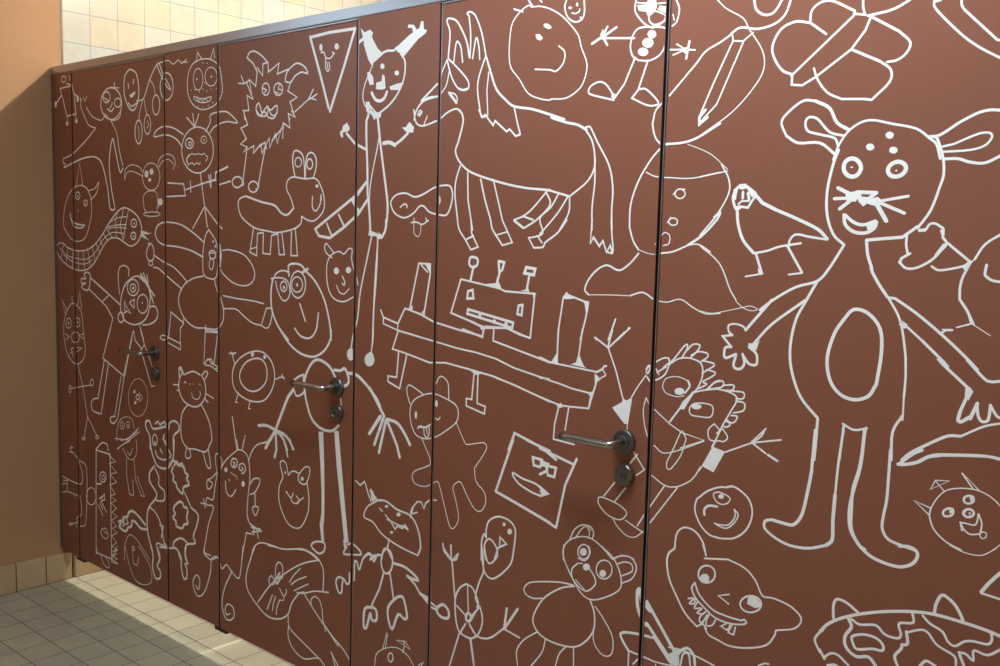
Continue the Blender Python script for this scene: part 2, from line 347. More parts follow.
# F name|label, then strokes: S smooth line, L straight line (width in 0.1 mm), P filled shape; points x,z on the boards in half millimetres
DRAWINGS = '''
F robot_drawing|small line drawing of a boxy robot with a ring above it
S 39 241,3917 236,3906 223,3899 206,3897 189,3902 176,3911 172,3923 177,3933 190,3941 208,3942 225,3938 237,3929 241,3917
L 45 303,3936 310,3904
L 45 252,3883 348,3868
L 53 146,3856 337,3864 368,3803 391,3655 248,3646 194,3762 146,3856
L 55 167,3804 70,3746
P 90,3742 87,3730 79,3722 69,3719 58,3723 51,3733 49,3745 52,3757 60,3765 71,3768 81,3764 88,3754
L 52 374,3802 424,3770
P 443,3761 440,3748 432,3739 422,3736 413,3741 406,3750 404,3764 407,3776 414,3785 424,3788 434,3784 441,3774
L 42 248,3653 261,3612
P 272,3591 269,3583 261,3577 251,3575 241,3578 233,3584 231,3593 234,3602 242,3608 252,3609 262,3607 269,3600
L 41 385,3655 398,3617
P 417,3601 414,3592 407,3586 397,3585 387,3587 380,3594 378,3603 381,3611 388,3617 398,3619 408,3616 415,3609
F reaching_figure_drawing|line drawing of a long armed figure with glasses
S 53 1065,3686 1044,3633 990,3596 916,3586 842,3605 787,3648 769,3705 791,3759 847,3795 922,3804 995,3784 1047,3741 1065,3686
L 58 964,3834 973,3794
L 35 920,3809 1033,3794
S 50 905,3739 897,3721 878,3709 852,3706 827,3712 808,3727 802,3747 809,3765 829,3777 855,3780 880,3774 899,3759 905,3739
S 49 1055,3692 1049,3677 1032,3667 1009,3665 987,3670 970,3682 965,3698 971,3713 988,3723 1011,3726 1033,3720 1050,3708 1055,3692
S 52 789,3754 878,3716
L 52 934,3698 903,3665
S 59 864,3661 915,3642 954,3662
S 41 465,3763 476,3691 535,3617 587,3562 689,3538
S 40 554,3690 638,3624 718,3597 784,3590 837,3625
L 35 465,3767 484,3743
L 34 507,3767 528,3740
L 34 567,3769 533,3739
S 45 689,3538 523,3448 323,3364 177,3335
L 46 177,3337 169,3305 210,3294 186,3267
S 59 186,3267 320,3297 519,3331 682,3330 774,3279 848,3112 877,2972 913,2953 949,2965 931,3023 893,3150 882,3314 930,3451 971,3362 1030,3217 1073,3244
S 41 913,3576 987,3492 1022,3373 1069,3262
S 41 824,3632 888,3590 951,3577 1027,3589 1053,3630
F balloon_face_drawing|line drawing of an oval smiling face
S 57 1203,3902 1267,3870 1296,3784 1286,3689 1225,3630 1153,3662 1101,3750 1109,3859 1159,3901 1203,3902
L 57 1157,3813 1161,3785
L 56 1230,3835 1224,3808
P 1167,3733 1247,3758 1252,3740 1203,3713
S 50 1154,3686 1202,3659 1274,3678
F string_flower_drawing|line drawing of loops hanging from a string
S 47 1263,3691 1358,3702 1441,3820 1546,3914 1601,3848 1698,3740 1655,3755 1567,3856 1530,3908
S 35 1441,3820 1491,3769 1508,3712
S 45 1564,3645 1557,3613 1540,3591 1517,3583 1495,3593 1478,3618 1473,3651 1479,3683 1497,3705 1519,3712 1542,3702 1558,3677 1564,3645
S 36 1350,3697 1309,3616 1296,3562
S 50 1336,3479 1329,3441 1311,3413 1287,3403 1264,3415 1247,3444 1241,3484 1248,3523 1267,3551 1291,3560 1314,3548 1331,3519 1336,3479
S 36 1364,3693 1395,3599 1407,3592
S 39 1447,3524 1441,3492 1425,3470 1404,3462 1383,3472 1368,3496 1363,3528 1370,3560 1386,3583 1407,3590 1427,3581 1442,3556 1447,3524
S 30 1406,3550 1419,3520 1400,3503
S 31 1283,3520 1298,3472 1288,3430
S 47 1731,3751 1720,3708 1691,3679 1651,3669 1611,3684 1582,3718 1572,3763 1584,3806 1614,3836 1654,3844 1693,3829 1721,3795 1731,3751
S 36 1546,3914 1673,3921 1733,3892 1794,3912 1830,3890 1862,3896 1893,3909
L 31 1841,3895 1904,3889
F spotted_monster_drawing|line drawing of a horned round face with dots and grinning teeth
S 40 2048,3892 2168,3881 2256,3830 2277,3774 2290,3687 2261,3635 2186,3596 2066,3584 1963,3622 1906,3693 1903,3794 1956,3868 2048,3892
L 41 2003,3880 2018,3939 2068,3891
L 40 2158,3882 2198,3943 2208,3888
S 33 2075,3769 2068,3736 2049,3714 2022,3707 1995,3718 1976,3744 1969,3778 1977,3810 1996,3833 2023,3840 2050,3828 2069,3803 2075,3769
S 32 2234,3772 2225,3745 2201,3726 2167,3721 2133,3731 2109,3754 2100,3784 2109,3811 2134,3830 2168,3834 2201,3824 2226,3801 2234,3772
P 2018,3774 2016,3769 2010,3768 2004,3770 2002,3775 2005,3779 2010,3781 2016,3778
P 2181,3777 2178,3772 2171,3771 2164,3774 2162,3778 2165,3783 2172,3784 2179,3782
S 34 1974,3671 2066,3650 2167,3655 2147,3630 2066,3626 1989,3648 1974,3671
L 27 2005,3664 2025,3638 2046,3655 2076,3628 2097,3652 2127,3633
P 1950,3712 1948,3709 1944,3708 1939,3710 1937,3713 1939,3716 1944,3717 1948,3715
P 1995,3711 1993,3708 1989,3707 1985,3709 1983,3712 1985,3715 1989,3716 1994,3714
P 2042,3694 2040,3691 2036,3690 2032,3692 2030,3695 2032,3698 2036,3699 2041,3697
P 2083,3708 2081,3705 2077,3704 2073,3705 2071,3709 2073,3712 2077,3713 2081,3711
P 2129,3693 2127,3690 2123,3689 2119,3691 2117,3694 2119,3697 2123,3698 2127,3697
P 2173,3701 2171,3698 2167,3697 2163,3699 2161,3702 2163,3705 2167,3706 2171,3704
P 1970,3621 1968,3618 1963,3617 1959,3619 1957,3622 1959,3625 1963,3626 1968,3624
P 2027,3606 2025,3603 2021,3602 2017,3604 2015,3607 2017,3610 2021,3611 2025,3610
P 2082,3601 2080,3598 2076,3597 2072,3598 2070,3601 2072,3604 2076,3606 2080,3604
P 2142,3605 2141,3602 2136,3601 2132,3602 2130,3605 2132,3608 2137,3609 2141,3608
P 2192,3618 2191,3615 2186,3614 2182,3615 2180,3619 2182,3622 2186,3623 2191,3621
P 2103,3745 2102,3742 2097,3741 2093,3742 2091,3746 2093,3749 2097,3750 2102,3748
P 2084,3867 2082,3864 2078,3863 2074,3865 2072,3868 2074,3871 2078,3872 2083,3870
P 2134,3860 2133,3857 2128,3857 2124,3858 2122,3861 2124,3864 2128,3865 2133,3864
P 2232,3702 2230,3699 2226,3698 2222,3700 2220,3703 2222,3706 2226,3707 2230,3705
P 2242,3658 2240,3655 2236,3654 2232,3656 2230,3659 2232,3662 2236,3663 2240,3661
F small_bug_drawing|thin line drawing of a small horned bug figure
S 29 1091,3162 1105,3234 1180,3263 1289,3248 1340,3210
S 29 1091,3162 1122,3209 1191,3220 1288,3199 1335,3180
S 31 1558,3176 1542,3132 1502,3099 1446,3087 1390,3100 1349,3134 1335,3180 1351,3226 1393,3259 1449,3269 1504,3256 1544,3222 1558,3176
S 27 1534,3248 1558,3295 1637,3322 1714,3308 1751,3266 1724,3223
S 27 1545,3236 1591,3276 1669,3286 1729,3255
P 1413,3197 1409,3185 1400,3176 1387,3173 1374,3177 1364,3186 1361,3198 1365,3210 1375,3219 1388,3222 1400,3218 1410,3209
P 1478,3211 1475,3201 1465,3193 1452,3190 1440,3193 1430,3201 1427,3212 1431,3223 1440,3231 1453,3233 1466,3230 1475,3222
P 1449,3157 1443,3148 1428,3144 1413,3148 1407,3157 1414,3167 1429,3170 1443,3166
S 28 1392,3080 1344,3047 1349,2974 1377,2943
S 28 1392,3080 1497,3080 1530,3022 1517,2944
S 31 1558,2929 1544,2922 1505,2916 1452,2914 1398,2915 1358,2920 1344,2927 1359,2935 1398,2940 1452,2943 1506,2941 1544,2936 1558,2929
P 1591,3010 1587,2998 1575,2989 1559,2986 1543,2989 1532,2998 1527,3010 1532,3022 1544,3031 1560,3034 1576,3031 1587,3022
S 27 1522,2974 1552,2989
F horned_face_drawing|thin line drawing of a smiling face with two horns
S 39 371,3124 253,3064 175,2943 162,2834 198,2793 284,2733 384,2718 498,2745 571,2840 610,2945 592,3050 511,3122 371,3124
L 38 377,3130 434,3294 478,3132
S 37 566,3092 662,3108 722,3152 687,3075 596,3024
S 39 431,3057 426,3044 413,3034 396,3030 379,3034 367,3044 363,3057 368,3071 381,3080 398,3084 415,3080 427,3070 431,3057
S 38 549,3003 544,2992 533,2984 518,2982 502,2984 491,2992 488,3003 492,3013 504,3021 519,3024 534,3021 545,3013 549,3003
P 405,3053 402,3048 396,3046 390,3048 388,3053 391,3058 397,3060 403,3058
P 526,3000 524,2996 518,2995 512,2996 510,3000 512,3004 518,3005 524,3004
P 407,2944 404,2940 398,2939 392,2940 390,2944 392,2948 398,2949 404,2948
S 64 271,2923 289,2876 375,2847 496,2839
S 57 290,2883 317,2836 402,2817 473,2825 496,2839
L 39 375,2847 388,2817
F snake_drawing|line drawing of a snake with a checked body
S 51 150,2696 75,2694 34,2658 71,2597 203,2533 376,2502 518,2513 630,2564 769,2687 863,2747 980,2757 1080,2727 1167,2705 1253,2732 1302,2783 1316,2838 1269,2906 1185,2948 1081,2970 985,2941 866,2863 799,2804 662,2710 523,2659 353,2647 208,2670 150,2696
L 41 150,2696 109,2577
L 40 223,2664 188,2539
L 40 309,2649 290,2516
L 39 387,2648 390,2503
L 39 467,2651 484,2510
L 38 537,2667 574,2533
L 38 607,2692 652,2575
L 37 662,2716 727,2633
L 37 717,2750 774,2687
L 37 772,2788 844,2730
L 36 839,2811 915,2752
S 35 89,2660 206,2608 379,2588 534,2593 660,2651 770,2739 903,2793 1082,2790
S 35 147,2613 292,2564 491,2552 603,2589
S 36 866,2863 983,2897 1110,2908
S 36 813,2824 931,2845 1108,2854
L 36 985,2941 957,2884 967,2756
L 36 1074,2967 1020,2847 1056,2752
L 35 1143,2961 1096,2848 1068,2746
S 33 852,2818 956,2832 1103,2828
S 48 1249,2865 1244,2851 1230,2841 1212,2837 1193,2840 1180,2850 1175,2864 1181,2878 1194,2888 1213,2892 1231,2888 1244,2878 1249,2865
S 48 1237,2778 1232,2765 1219,2756 1202,2752 1185,2755 1173,2764 1168,2776 1173,2789 1186,2798 1203,2802 1220,2799 1233,2790 1237,2778
P 1227,2862 1224,2857 1217,2855 1210,2857 1207,2862 1210,2867 1217,2869 1224,2867
P 1215,2775 1212,2770 1205,2768 1198,2770 1195,2774 1198,2779 1205,2781 1212,2779
P 1303,2813 1339,2814 1410,2801 1457,2802 1398,2791 1339,2790 1416,2749 1374,2760 1307,2774
F horned_stick_figure_drawing|line drawing of a horned face on a stick body with barred arms
S 46 2191,3330 2167,3259 2101,3209 2011,3191 1919,3213 1852,3268 1827,3342 1853,3414 1922,3464 2014,3479 2103,3456 2167,3401 2191,3330
S 51 1834,3361 1759,3416 1639,3447 1492,3441 1515,3479 1606,3502 1728,3487 1846,3441
S 44 2105,3448 2156,3499 2162,3548 2309,3558 2376,3536 2448,3483 2338,3495 2245,3483 2189,3464 2149,3433
L 48 1979,3480 1959,3565
L 47 1983,3485 2029,3559
L 48 1972,3488 1889,3547
S 51 1965,3379 1959,3364 1942,3353 1919,3349 1896,3354 1879,3367 1873,3383 1879,3398 1896,3409 1919,3413 1942,3407 1959,3395 1965,3379
S 45 1942,3378 1937,3370 1925,3367 1913,3371 1909,3379 1914,3387 1925,3390 1937,3386 1942,3378
S 30 2117,3395 2112,3385 2101,3377 2084,3375 2068,3378 2056,3387 2052,3398 2056,3409 2068,3417 2085,3419 2101,3415 2113,3407 2117,3395
P 2097,3395 2094,3391 2089,3390 2083,3392 2080,3396 2083,3400 2089,3401 2094,3399
S 57 1918,3307 1886,3280 1907,3245
L 33 1908,3307 1950,3315 1981,3307 2022,3313 2063,3305 2094,3313
L 33 1918,3248 1949,3259 1970,3243 2001,3257 2032,3245 2043,3258
S 32 2100,3301 2128,3287 2104,3262
L 49 1656,3134 1848,3125 1869,3050 1644,3045
S 48 1869,3088 2000,3112 2213,3149
L 48 1927,3142 1933,3073
L 47 2137,3178 2159,3099
L 49 2214,3193 2213,3143
L 65 2219,3193 2249,3198 2346,3223
L 49 2160,3180 2163,3102
L 53 2249,3115 2375,3135
L 43 2037,3123 2219,3143
L 47 2042,3191 2091,2982
L 48 2085,2976 1955,2844 1955,2840
L 47 2091,2976 2121,2852
L 46 2098,2976 2222,2882 2228,2876 2287,2844
F worm_figure_drawing|line drawing of a round bodied figure with big arms
S 52 2084,2754 1955,2814 1806,2864 1630,2877 1527,2854 1491,2799 1525,2751 1605,2726 1782,2717 1933,2698 2068,2662
S 42 2141,2841 2096,2794 2069,2691 2068,2577 2094,2538 2190,2528 2226,2561 2236,2674 2217,2763 2137,2835 2141,2841
P 2193,2763 2191,2756 2185,2754 2179,2756 2177,2762 2179,2769 2185,2772 2191,2769
P 2219,2735 2216,2727 2211,2724 2205,2727 2203,2735 2205,2743 2211,2746 2217,2743
S 49 2140,2693 2191,2706 2211,2668 2160,2655 2140,2693
S 42 2150,2654 2140,2603 2170,2587 2190,2627 2180,2655
S 35 2136,2688 2217,2694
S 44 2286,2710 2354,2717 2507,2695 2600,2633 2627,2575 2591,2524 2507,2503 2392,2519 2295,2565 2266,2591
S 65 2266,2720 2272,2676 2260,2608
S 55 2264,2703 2263,2681 2258,2664 2252,2658 2246,2664 2242,2680 2241,2702 2242,2725 2247,2741 2253,2748 2259,2742 2263,2726 2264,2703
S 50 1432,2731 1396,2705 1376,2656 1406,2614 1465,2628 1471,2695 1432,2731
S 40 1455,2598 1452,2589 1442,2583 1429,2581 1416,2582 1407,2588 1403,2595 1407,2604 1417,2610 1430,2612 1442,2611 1452,2605 1455,2598
L 39 1397,2736 1425,2718
S 48 1470,2653 1603,2610 1715,2584 1824,2530 1884,2492
S 48 1464,2571 1533,2564 1646,2515 1812,2447
S 50 2067,2540 1952,2519 1845,2472 1778,2386 1799,2304 1864,2243 1970,2205 2096,2210
S 41 2092,2209 2218,2214 2284,2260 2298,2340 2265,2417
S 41 2196,2526 2215,2481 2245,2427
S 44 2295,2430 2431,2422 2618,2417 2718,2408
S 45 2304,2349 2431,2355 2507,2322 2600,2285 2692,2276
L 38 2745,2383 2692,2276
S 43 2745,2383 2790,2384 2802,2355 2772,2278 2737,2264 2701,2274
L 44 1838,2259 1831,2211 1797,2184 1796,2040 1644,2074
L 49 1837,2221 1683,2283 1652,2124 1645,2110 1796,2082
S 46 1645,2110 1572,2118 1544,2095 1594,2087 1651,2105
L 45 2096,2227 2091,2185 2073,1974 2115,2008 2156,2018 2186,1986
L 44 2096,2198 2248,2200
L 44 2102,2186 2234,2192 2188,1987
S 42 2090,1982 2121,2014 2162,1990 2233,1974 2202,1954
S 45 2090,1970 2152,1971 2233,1945
F waving_girl_drawing|line drawing of a girl with round eyes waving one arm
S 55 1223,2498 1332,2487 1403,2436 1417,2350 1387,2249 1314,2187 1191,2158 1066,2180 1012,2260 1033,2364 1098,2444 1223,2498
S 49 1268,2422 1257,2393 1228,2371 1188,2361 1149,2366 1120,2385 1110,2413 1121,2442 1151,2464 1191,2474 1230,2468 1258,2449 1268,2422
S 49 1229,2417 1223,2403 1209,2392 1189,2387 1169,2390 1155,2399 1150,2413 1155,2427 1170,2438 1190,2442 1210,2440 1224,2431 1229,2417
P 1207,2415 1202,2407 1192,2404 1181,2406 1177,2413 1182,2420 1192,2424 1203,2421
S 51 1388,2317 1378,2284 1351,2259 1315,2247 1279,2254 1253,2276 1244,2308 1254,2341 1281,2366 1318,2377 1354,2371 1379,2349 1388,2317
P 1321,2319 1318,2314 1312,2311 1305,2313 1302,2318 1305,2323 1312,2326 1319,2324
S 52 1000,2362 984,2463 999,2541 1063,2566 1131,2547 1129,2496
L 75 1297,2517 1391,2435 1472,2378
L 63 1333,2525 1402,2423
L 63 1380,2515 1391,2447
L 63 1260,2502 1367,2458
L 56 1391,2435 1459,2328
L 56 1414,2399 1448,2352
S 56 1407,2298 1482,2305 1516,2259 1481,2207 1386,2174 1309,2168
L 49 1145,2314 1207,2337 1199,2275 1140,2307
L 52 1065,2315 1068,2251 1155,2234 1094,2278 1065,2315
S 60 1057,2199 1051,2180 1035,2166 1015,2159 994,2163 980,2175 975,2192 981,2211 996,2225 1017,2232 1037,2228 1052,2216 1057,2199
S 42 1042,2223 1093,2240
S 61 474,2477 531,2493 572,2469 540,2367 456,2366 434,2388 500,2412 435,2408 436,2442 501,2445 474,2477
L 58 571,2455 838,2352 1005,2285
L 55 554,2368 743,2287 838,2339
L 54 743,2287 809,2258 899,2180 823,2023
L 51 1265,2177 1323,2069
L 53 852,2091 744,1875 1043,1777 1177,2100
L 51 1177,2100 1190,2113 1213,2046 1298,1997 1335,2032 1288,2122
L 53 1169,2067 1110,1920 1056,1779
L 57 765,1864 658,1566
L 56 823,1837 704,1454
S 61 666,1567 582,1546 553,1501 579,1460 690,1452
L 51 1004,1766 905,1463
L 51 1051,1774 949,1456
S 59 913,1464 852,1453 843,1421 890,1410 944,1449
L 54 1285,1996 1406,1776 1425,1747 1461,1760
L 50 1335,2032 1485,1823
F cat_on_stick_drawing|thin line drawing of a cat face on a stick body
S 43 188,2180 140,2100 129,1987 175,1865 262,1797 349,1788 437,1830 474,1909 457,2002 434,2151 394,2216 279,2246 188,2180
L 41 194,2188 108,2265 163,2158
L 46 366,2241 404,2339 428,2218
L 37 279,2235 275,2297
S 41 256,2093 249,2073 234,2057 213,2050 192,2054 177,2067 172,2086 179,2106 195,2121 216,2128 236,2125 251,2112 256,2093
S 40 398,2110 393,2092 379,2079 360,2072 341,2075 328,2087 323,2104 329,2121 343,2135 362,2141 381,2138 394,2126 398,2110
P 226,2090 222,2082 214,2078 205,2081 202,2088 206,2097 215,2101 223,2098
P 373,2108 369,2100 361,2096 353,2098 349,2106 353,2114 361,2118 369,2115
L 44 151,2003 225,1984 164,1959
L 43 458,2030 372,2008 457,1991
S 44 383,1996 373,1974 350,1957 317,1948 285,1951 262,1964 254,1984 264,2006 288,2023 320,2031 352,2029 375,2015 383,1996
L 44 280,1903 236,1892 265,1874 235,1860
L 43 325,1914 426,1917 338,1881
L 40 264,1867 278,1834
L 40 349,1786 429,1616 493,1396
L 39 209,1581 544,1650
S 41 238,1580 235,1566 227,1555 216,1549 206,1552 199,1561 197,1575 200,1590 208,1601 219,1606 229,1603 236,1594 238,1580
S 39 592,1674 588,1661 579,1651 566,1646 554,1648 545,1656 542,1668 545,1681 555,1691 568,1696 580,1694 589,1686 592,1674
L 40 493,1403 429,1227
L 39 493,1403 637,1274
S 40 450,1226 442,1218 423,1212 405,1212 397,1218 405,1226 424,1232 442,1232 450,1226
S 39 662,1271 654,1262 637,1256 619,1257 612,1263 619,1272 637,1278 655,1278 662,1271
F oval_face_drawing|very thin line drawing of an oval face
S 24 1373,1664 1354,1595 1305,1539 1238,1512 1171,1520 1122,1563 1106,1629 1126,1700 1177,1755 1244,1782 1310,1772 1357,1729 1373,1664
P 1210,1685 1204,1675 1192,1670 1180,1672 1175,1681 1180,1690 1193,1696 1205,1694
P 1220,1608 1215,1598 1203,1593 1190,1595 1185,1603 1191,1613 1203,1619 1215,1617
S 49 1258,1652 1255,1642 1247,1635 1236,1631 1225,1632 1217,1637 1214,1646 1217,1655 1225,1663 1237,1667 1248,1666 1256,1660 1258,1652
S 26 1254,1681 1298,1654 1258,1620
F whiskered_cat_drawing|thin line drawing of a cat with long whiskers
S 27 939,1282 936,1362 983,1448 1074,1485 1150,1479 1186,1413
S 28 1042,1417 1038,1404 1027,1392 1013,1387 998,1388 988,1396 985,1409 989,1423 1000,1434 1014,1440 1028,1438 1038,1430 1042,1417
S 27 1124,1436 1120,1424 1111,1414 1098,1409 1085,1410 1076,1417 1073,1429 1076,1441 1086,1451 1099,1456 1112,1455 1121,1448 1124,1436
P 1024,1412 1021,1406 1016,1403 1010,1404 1008,1410 1010,1416 1016,1419 1021,1417
P 1106,1430 1103,1424 1098,1421 1093,1422 1091,1427 1093,1433 1098,1436 1104,1435
L 43 900,1300 1083,1319 1244,1429
L 37 992,1297 1096,1334 1223,1400
L 36 1108,1323 1260,1406
S 34 938,1226 1017,1275 1121,1325
S 34 938,1231 1017,1274 1121,1318
S 27 1017,1248 1067,1204 1118,1182 1181,1204 1215,1262 1209,1339
S 27 1081,1239 1118,1212 1158,1272
L 28 1067,1184 1068,1052 1106,927 1162,925 1152,1041
L 27 1174,1196 1190,1055 1268,946 1312,952 1216,1079
F bear_drawing|bold line drawing of a standing cow like bear
S 77 1397,1306 1394,1395 1347,1445 1343,1489 1391,1502 1438,1455 1608,1497
S 75 1468,1495 1503,1515 1533,1498 1585,1525 1608,1503
S 73 1642,1484 1659,1530 1722,1551 1771,1528 1766,1491 1703,1444 1702,1357
S 51 1492,1385 1487,1365 1476,1349 1460,1342 1445,1344 1433,1356 1430,1375 1434,1395 1446,1410 1461,1418 1477,1415 1488,1403 1492,1385
L 75 1584,1437 1571,1404 1606,1385
S 75 1398,1369 1421,1284 1486,1206 1580,1200 1638,1221 1696,1293 1709,1419
L 76 1453,1365 1477,1350
L 75 1583,1393 1610,1366
S 63 1464,1304 1499,1265 1581,1261 1627,1281
L 63 1531,1328 1558,1305
L 62 1640,1340 1669,1307 1650,1285
S 78 1450,1193 1389,1137 1388,1073 1471,1012 1470,974 1372,883 1346,806 1356,691 1415,574 1421,517
S 63 1462,1176 1508,1128 1507,1070 1577,1040 1571,975 1470,954
L 87 1650,1242 1684,1273 1730,1275 1752,1254 1808,1276 1834,1238
S 85 1691,1230 1676,1197 1699,1170 1694,1138 1728,1125 1743,1097 1806,1069 1824,1117 1890,1147 1862,1182 1878,1209 1841,1221 1830,1256 1763,1258 1746,1275 1707,1246
S 86 1710,966 1695,931 1718,914 1686,879 1724,862 1730,829 1803,830 1825,860 1870,879 1859,917 1871,956 1860,985 1827,981 1809,1005 1771,1007 1710,966
L 60 1832,1084 1915,996
S 72 1915,996 1997,965 1983,895 1939,805 1960,764 1857,730 1834,675 1856,624
S 74 1687,665 1699,712 1790,758 1879,738
S 63 1389,886 1456,868 1526,806 1571,676 1629,651 1476,651 1487,591 1517,540
L 63 1514,791 1561,788 1536,706
S 74 1641,654 1733,669 1777,605
S 77 1393,610 1421,552 1415,459 1455,393 1515,413 1516,458 1480,488 1512,548 1506,585 1471,628
L 76 1566,651 1601,644
S 76 1514,632 1608,648
S 73 1689,674 1746,662 1791,616 1786,565 1812,490 1852,496 1857,558 1835,590 1869,604 1836,640 1848,718
F cat_in_dress_drawing|line drawing of a round cat with whiskers
S 56 1816,1886 1782,1846 1774,1772 1835,1701 1944,1680 2029,1704 2092,1777 2083,1858 2052,1895
S 55 1837,1879 1946,1913 2031,1899
S 51 1827,1881 1783,1918 1805,1915 1833,1888
S 57 1782,1852 1776,1911 1805,1923 1833,1882
S 54 2052,1901 2089,1931 2118,1921 2089,1882
L 45 1703,1796 1770,1802
L 45 1748,1763 1781,1767
L 42 2088,1788 2185,1766
L 43 2082,1764 2102,1731
L 43 2092,1748 2123,1734
P 1852,1830 1850,1825 1843,1823 1837,1824 1835,1828 1837,1832 1844,1835 1850,1834
P 1915,1826 1912,1822 1906,1820 1900,1821 1898,1824 1900,1827 1906,1829 1913,1829
P 1956,1831 1955,1828 1952,1827 1949,1827 1947,1830 1949,1832 1952,1834 1955,1833
P 2034,1838 2032,1834 2026,1832 2020,1833 2018,1836 2020,1840 2026,1842 2032,1841
L 35 1848,1836 1863,1825
S 37 1927,1768 1944,1740 1998,1735 2030,1769 2026,1792
S 55 1879,1683 1812,1619 1793,1519 1810,1436 1876,1392 1962,1400 2090,1404 2142,1466 2163,1493 2143,1584 2092,1659 2040,1705
S 51 1865,1402 1849,1338 1875,1322 1914,1344 1897,1389
S 49 2058,1398 2099,1316 2131,1300 2147,1325 2121,1427
F acrobat_drawing|line drawing of a stretching dancer with a tail
S 41 221,1136 210,1091 249,1084 336,1042 459,1001 435,566 316,514
S 41 307,1065 391,953 367,857 134,855
L 41 190,1109 250,1127
S 41 189,1081 234,1081
L 42 58,863 134,855
L 42 40,794 133,819
L 42 53,731 130,753 149,851
L 41 130,756 340,756
L 42 72,829 134,841
S 41 355,762 370,623 289,577 302,544 150,492
L 42 166,514 211,502 180,488
L 41 287,541 286,497
S 40 603,809 592,774 564,743 526,727 489,728 463,747 454,779 465,815 493,846 531,862 568,860 594,841 603,809
F jagged_panel_drawing|line drawing of a tall panel with a jagged edge and small faces
L 59 617,1167 591,362 608,375
L 56 617,1167 830,1170
S 53 617,1174 710,1237 784,1236 804,1192
L 57 830,1170 829,371
L 45 817,1160 909,1129 815,1099 920,1051 826,1020 918,977 818,937 897,885 827,857 906,839 833,804 913,780 845,738 919,720 837,675 909,643 847,616 921,598 840,559 905,520 837,476 917,468 835,407 915,396
L 53 596,421 608,371 829,377 922,362 823,358
L 42 832,477 834,381 913,496
L 38 844,439 925,472
L 38 843,397 911,441
S 39 664,368 704,314 772,294 795,330 747,367
S 46 766,988 758,968 740,950 715,940 690,941 672,952 666,970 674,990 692,1008 717,1018 742,1017 759,1006 766,988
S 39 744,981 737,969 721,961 706,963 699,973 706,986 722,994 737,992 744,981
L 72 625,909 687,921
L 57 683,808 734,852 738,812 683,787 763,721
L 57 655,802 712,834
S 46 640,750 707,681
S 46 668,770 708,730
S 39 676,563 745,593 785,547 743,512 688,524 676,563
L 39 717,566 772,557
F curling_horn_drawing|bold line drawing of a curling horn shape
S 98 1337,719 1258,708 1183,737 1137,734 1126,694 1080,674 1048,640 996,638 949,652 976,678 944,689 1016,714 1009,733 1069,752 1095,791 1147,809 1222,792 1320,748
L 61 1056,743 1080,708 1041,686
L 62 989,695 1028,694 1002,664
F spooky_oval_drawing|very thin line drawing of a leaning oval face
S 28 1021,418 1024,520 1065,597 1117,629 1193,614 1292,557 1377,506
S 27 1032,525 1069,439 1143,323 1256,296 1393,348 1383,451 1298,522 1225,570
S 31 1166,538 1160,525 1148,518 1135,519 1130,529 1136,542 1148,550 1161,548 1166,538
S 28 1142,511 1146,431 1201,425 1223,490
L 28 1143,538 1168,530
F snail_creature_drawing|line drawing of a long bodied creature with curls and antennae
S 40 2330,1398 2448,1476 2516,1476 2559,1444 2578,1334 2560,1217 2548,1100 2563,1046 2601,1022
S 42 2270,1335 2300,1370 2340,1406
S 36 2270,1323 2274,1383 2220,1414 2199,1381 2219,1291
S 46 2219,1291 2157,1243 2105,1216 2109,1163 2146,1176 2167,1210 2126,1220
S 46 2223,1285 2198,1204 2171,1103 2104,1102 2100,1053 2177,1057 2124,938 2092,834 2070,732 2143,725
L 47 2030,1050 2093,1058
L 47 2062,1087 2083,1031
S 43 2147,702 2195,732 2237,724
L 49 2435,1537 2452,1483
L 49 2516,1550 2497,1484
L 49 2390,1679 2439,1481
L 41 2529,1581 2497,1491
S 47 2398,1390 2415,1387 2409,1372 2390,1359 2374,1377 2386,1404 2413,1416 2439,1409 2442,1387 2429,1366 2405,1355
S 46 2491,1375 2506,1366 2487,1351 2464,1361 2468,1385 2498,1399 2525,1390 2533,1369 2518,1346 2491,1334
P 2338,1330 2336,1321 2329,1314 2320,1310 2311,1311 2304,1316 2302,1323 2305,1332 2311,1339 2320,1343 2329,1342 2336,1338
P 2523,1275 2521,1265 2515,1257 2506,1253 2497,1254 2491,1259 2489,1268 2491,1278 2497,1286 2506,1290 2515,1289 2521,1283
P 2368,1269 2365,1264 2360,1261 2354,1262 2352,1266 2354,1272 2360,1275 2365,1274
S 30 2370,1318 2438,1302 2438,1283
S 47 2314,1250 2326,1182 2379,1167 2428,1220
S 45 2567,1434 2601,1496 2657,1545 2721,1566
S 45 2578,1283 2620,1325 2676,1335 2676,1302 2629,1242 2582,1219
L 45 2629,1242 2635,1158
S 45 2611,1147 2667,1154 2639,1099 2611,1119 2611,1147
S 43 2554,1073 2573,1037 2676,1014
L 48 2592,1012 2686,1022
L 48 2601,986 2699,1013
L 48 2620,1024 2620,973
L 48 2648,1019 2667,961
L 43 2535,965 2601,972
L 44 2541,966 2490,786
S 49 2076,772 2065,720 2149,698 2222,734 2243,715 2273,669 2324,709 2364,686 2453,650 2482,716 2506,873
S 51 2149,698 2138,605 2074,466 1998,408 1944,443 1934,503 1978,551 2014,524 1999,458 1966,474
S 48 2384,679 2303,551 2272,435 2302,359 2353,347 2407,389 2393,445 2333,449 2307,408 2323,377 2363,394
F sleeping_cat_drawing|line drawing of a cat wrapped in a blanket
S 46 2586,804 2620,893 2695,939 2805,948 2912,951 3051,984 3153,992 3244,966
S 50 2635,904 2579,798 2537,683 2560,596 2674,523 2767,492 2876,507 2964,560 2999,637 3067,716 3118,741
S 44 2765,940 2944,957 3099,997 3199,989 3257,966 3295,911 3292,793
S 46 3257,968 3116,915 2980,837 2802,707 2664,555
